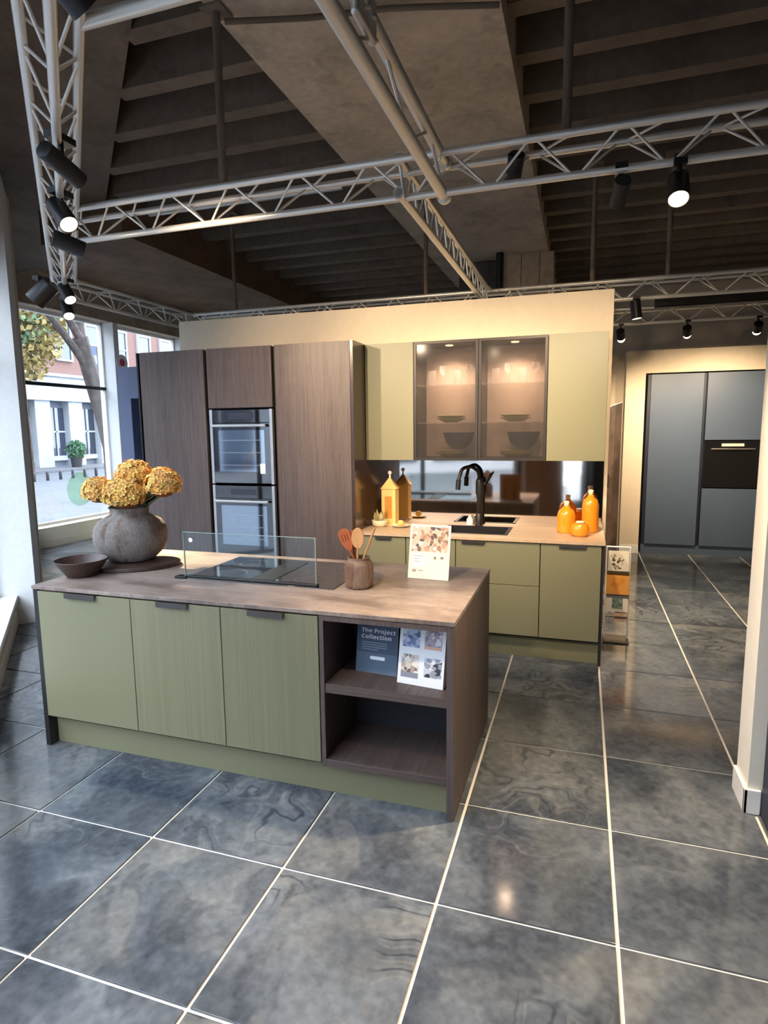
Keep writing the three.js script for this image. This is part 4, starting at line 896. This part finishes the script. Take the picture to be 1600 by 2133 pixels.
// tree outside the left window
{
  const t = thing('street_tree', 'street tree with a leaning bare trunk outside the left shop window', 'tree', [-12.1, -0.22, -11.75]);
  const limb = (pts, r0, r1, n = 18) => { const g = tube(pts, 1, n, 10), p = g.attributes.position, curve = new THREE.CatmullRomCurve3(pts.map((q) => V(...q)), false, 'catmullrom', 0.4); for (let i = 0; i <= n; i++) { const c = curve.getPointAt(i / n), r = r0 + (r1 - r0) * i / n; for (let j = 0; j <= 10; j++) { const k = i * 11 + j; p.setXYZ(k, c.x + (p.getX(k) - c.x) * r, c.y + (p.getY(k) - c.y) * r, c.z + (p.getZ(k) - c.z) * r); } } g.computeVertexNormals(); return g; };
  const bark = std({ map: barkMap, roughness: 0.9 });
  part('trunk', limb([[-12, -0.24, -12.25], [-12, 0.9, -12.0], [-12, 2.2, -11.65], [-12, 3.45, -11.25], [-12, 4.1, -11.05]], 0.27, 0.19), bark, t);
  part('branch', limb([[-12, 3.3, -11.28], [-12, 3.9, -10.75], [-12, 4.6, -10.05], [-11.9, 5.6, -9.0]], 0.11, 0.05), bark, t);
  part('branch', limb([[-12, 4.0, -11.1], [-12, 4.5, -10.75], [-12, 5.2, -10.3], [-12.2, 6.4, -9.8]], 0.11, 0.05), bark, t);
  part('branch', limb([[-12, 4.0, -11.1], [-12.2, 4.9, -11.3], [-12.5, 6.2, -11.9]], 0.12, 0.05), bark, t);
  const leaves = (n, cx, cy, cz, sx, sy, sz, size) => { const pos = []; for (let i = 0; i < n; i++) { const a = rnd() * 6.283, z = rr(-1, 1), q = Math.sqrt(1 - z * z), rad = Math.cbrt(rnd()); const c = V(cx + q * Math.cos(a) * rad * sx, cy + z * rad * sy, cz + q * Math.sin(a) * rad * sz), u = V(rr(-1, 1), rr(-1, 1), rr(-1, 1)).normalize(), v = V(rr(-1, 1), rr(-1, 1), rr(-1, 1)).cross(u).normalize(); const s = size * rr(0.6, 1.3); for (const [k, l] of [[-1, 0], [0, -0.6], [1, 0], [-1, 0], [1, 0], [0, 0.6]]) pos.push(c.x + (u.x * k + v.x * l) * s, c.y + (u.y * k + v.y * l) * s, c.z + (u.z * k + v.z * l) * s); } const g = new THREE.BufferGeometry(); g.setAttribute('position', new THREE.Float32BufferAttribute(pos, 3)); g.computeVertexNormals(); return g; };
  const f = part('foliage', leaves(900, -13.2, 6.2, -11.2, 2.2, 1.6, 2.2, 0.13), phy({ color: C(120, 104, 54), roughness: 0.8, side: THREE.DoubleSide }), t); f.userData.kind = 'stuff';
  const t2 = thing('autumn_tree', 'yellowing tree across the street in front of the brick floors', 'tree', [-22, -0.22, -18.4]);
  part('trunk', limb([[-22.2, -0.24, -18.4], [-22.2, 2, -18.35], [-22.2, 4.2, -18.3]], 0.14, 0.1), bark, t2);
  const f2 = part('foliage', leaves(2600, -22.2, 6.2, -18.2, 2.0, 2.5, 1.9, 0.16), phy({ color: C(132, 116, 66), roughness: 0.8, side: THREE.DoubleSide }), t2); f2.userData.kind = 'stuff';
  const f3 = part('foliage', leaves(900, -21.4, 7.0, -17.6, 1.6, 1.9, 1.6, 0.15), phy({ color: C(84, 104, 74), roughness: 0.8, side: THREE.DoubleSide }), t2); f3.userData.kind = 'stuff';
  // hedge plant and bollard by the far pavement
  const p = thing('street_shrub', 'green shrub in a pot on the far pavement', 'shrub', [-23.4, -0.1, -22.2]);
  part('pot', new THREE.CylinderGeometry(0.3, 0.24, 0.5, 20).translate(-24.6, 0.15, -23.3), M.dark, p);
  const f4 = part('foliage', leaves(500, -24.6, 0.8, -23.3, 0.5, 0.5, 0.5, 0.1), phy({ color: C(56, 92, 60), roughness: 0.8, side: THREE.DoubleSide }), p); f4.userData.kind = 'stuff';
  const sg = thing('street_sign', 'navy and light blue sign panel hanging in the street', 'sign', [-13.9, 3.2, -13.3]);
  part('panel', bx(-13.95, -13.9, 4.02, 4.28, -13.65, -13.1), std({ color: C(44, 56, 92), roughness: 0.5 }), sg);
  part('panel', bx(-13.95, -13.9, 3.76, 4.02, -13.65, -13.1), std({ color: C(110, 146, 156), roughness: 0.5 }), sg);
  part('panel', bx(-13.95, -13.9, 3.46, 3.76, -13.65, -13.1), std({ color: C(44, 56, 92), roughness: 0.5 }), sg);
  part('post', rod([-13.92, -0.22, -13.7], [-13.92, 4.3, -13.7], 0.04), M.profile, sg);
}
for (let k = 0; k < 9; k++) single('kerb_post', lathe([[0, 0], [0.06, 0], [0.055, 0.3], [0.03, 0.36], [0, 0.37]], 12).translate(-19.9 + k * 0.02, -0.22, -16.4 - k * 0.62), M.black, 'short dark post in the row along the far kerb', 'post', 'posts along the far kerb');
// parked car, seen in the splashback
{
  const [cx, cz] = D(14.6, -3.3);
  const t = new THREE.Group(); t.name = 'parked_car'; t.position.set(cx, -0.22, cz); t.rotation.y = -Math.PI / 4; scene.add(t);
  t.userData = { label: 'white car parked outside, mirrored in the splashback', category: 'car' };
  const s = new THREE.Shape(); s.moveTo(-2.05, 0.3); s.lineTo(-2.1, 0.62); s.quadraticCurveTo(-2.0, 0.86, -1.2, 0.98); s.quadraticCurveTo(-0.6, 1.45, 0.0, 1.48); s.lineTo(0.9, 1.46); s.quadraticCurveTo(1.5, 1.35, 1.85, 0.98); s.quadraticCurveTo(2.1, 0.9, 2.1, 0.6); s.lineTo(2.05, 0.28); s.lineTo(1.62, 0.28); s.absarc(1.28, 0.32, 0.36, 0, Math.PI, false); s.lineTo(-0.85, 0.26); s.absarc(-1.22, 0.32, 0.36, 0, Math.PI, false); s.lineTo(-2.05, 0.3);
  const g = new THREE.ExtrudeGeometry(s, { depth: 1.6, bevelEnabled: true, bevelSize: 0.05, bevelThickness: 0.06, bevelSegments: 3, curveSegments: 16 }); g.translate(0, 0, -0.8);
  local('body', g, phy({ color: C(240, 242, 246), roughness: 0.25, clearcoat: 1 }), t);
  const wsh = new THREE.Shape([[-0.98, 1.02], [-0.48, 1.38], [0.85, 1.38], [1.45, 1.02]].map(([a, b]) => new THREE.Vector2(a, b)));
  for (const z of [-0.868, 0.862]) { const q = new THREE.ExtrudeGeometry(wsh, { depth: 0.006, bevelEnabled: false }); q.translate(0, 0, z); local('side_window', q, M.black, t); }
  for (const x of [-1.22, 1.28]) for (const z of [-0.78, 0.78]) {
    const w = new THREE.CylinderGeometry(0.32, 0.32, 0.2, 28); w.rotateX(Math.PI / 2); w.translate(x, 0.32, z); const wm = local('wheel', w, M.black, t);
    const hub = new THREE.CylinderGeometry(0.22, 0.22, 0.21, 20); hub.rotateX(Math.PI / 2); hub.translate(x, 0.32, z + Math.sign(z) * 0.005); local('hub', hub, M.steel, wm);
  }
}
renderer.render(scene, camera);
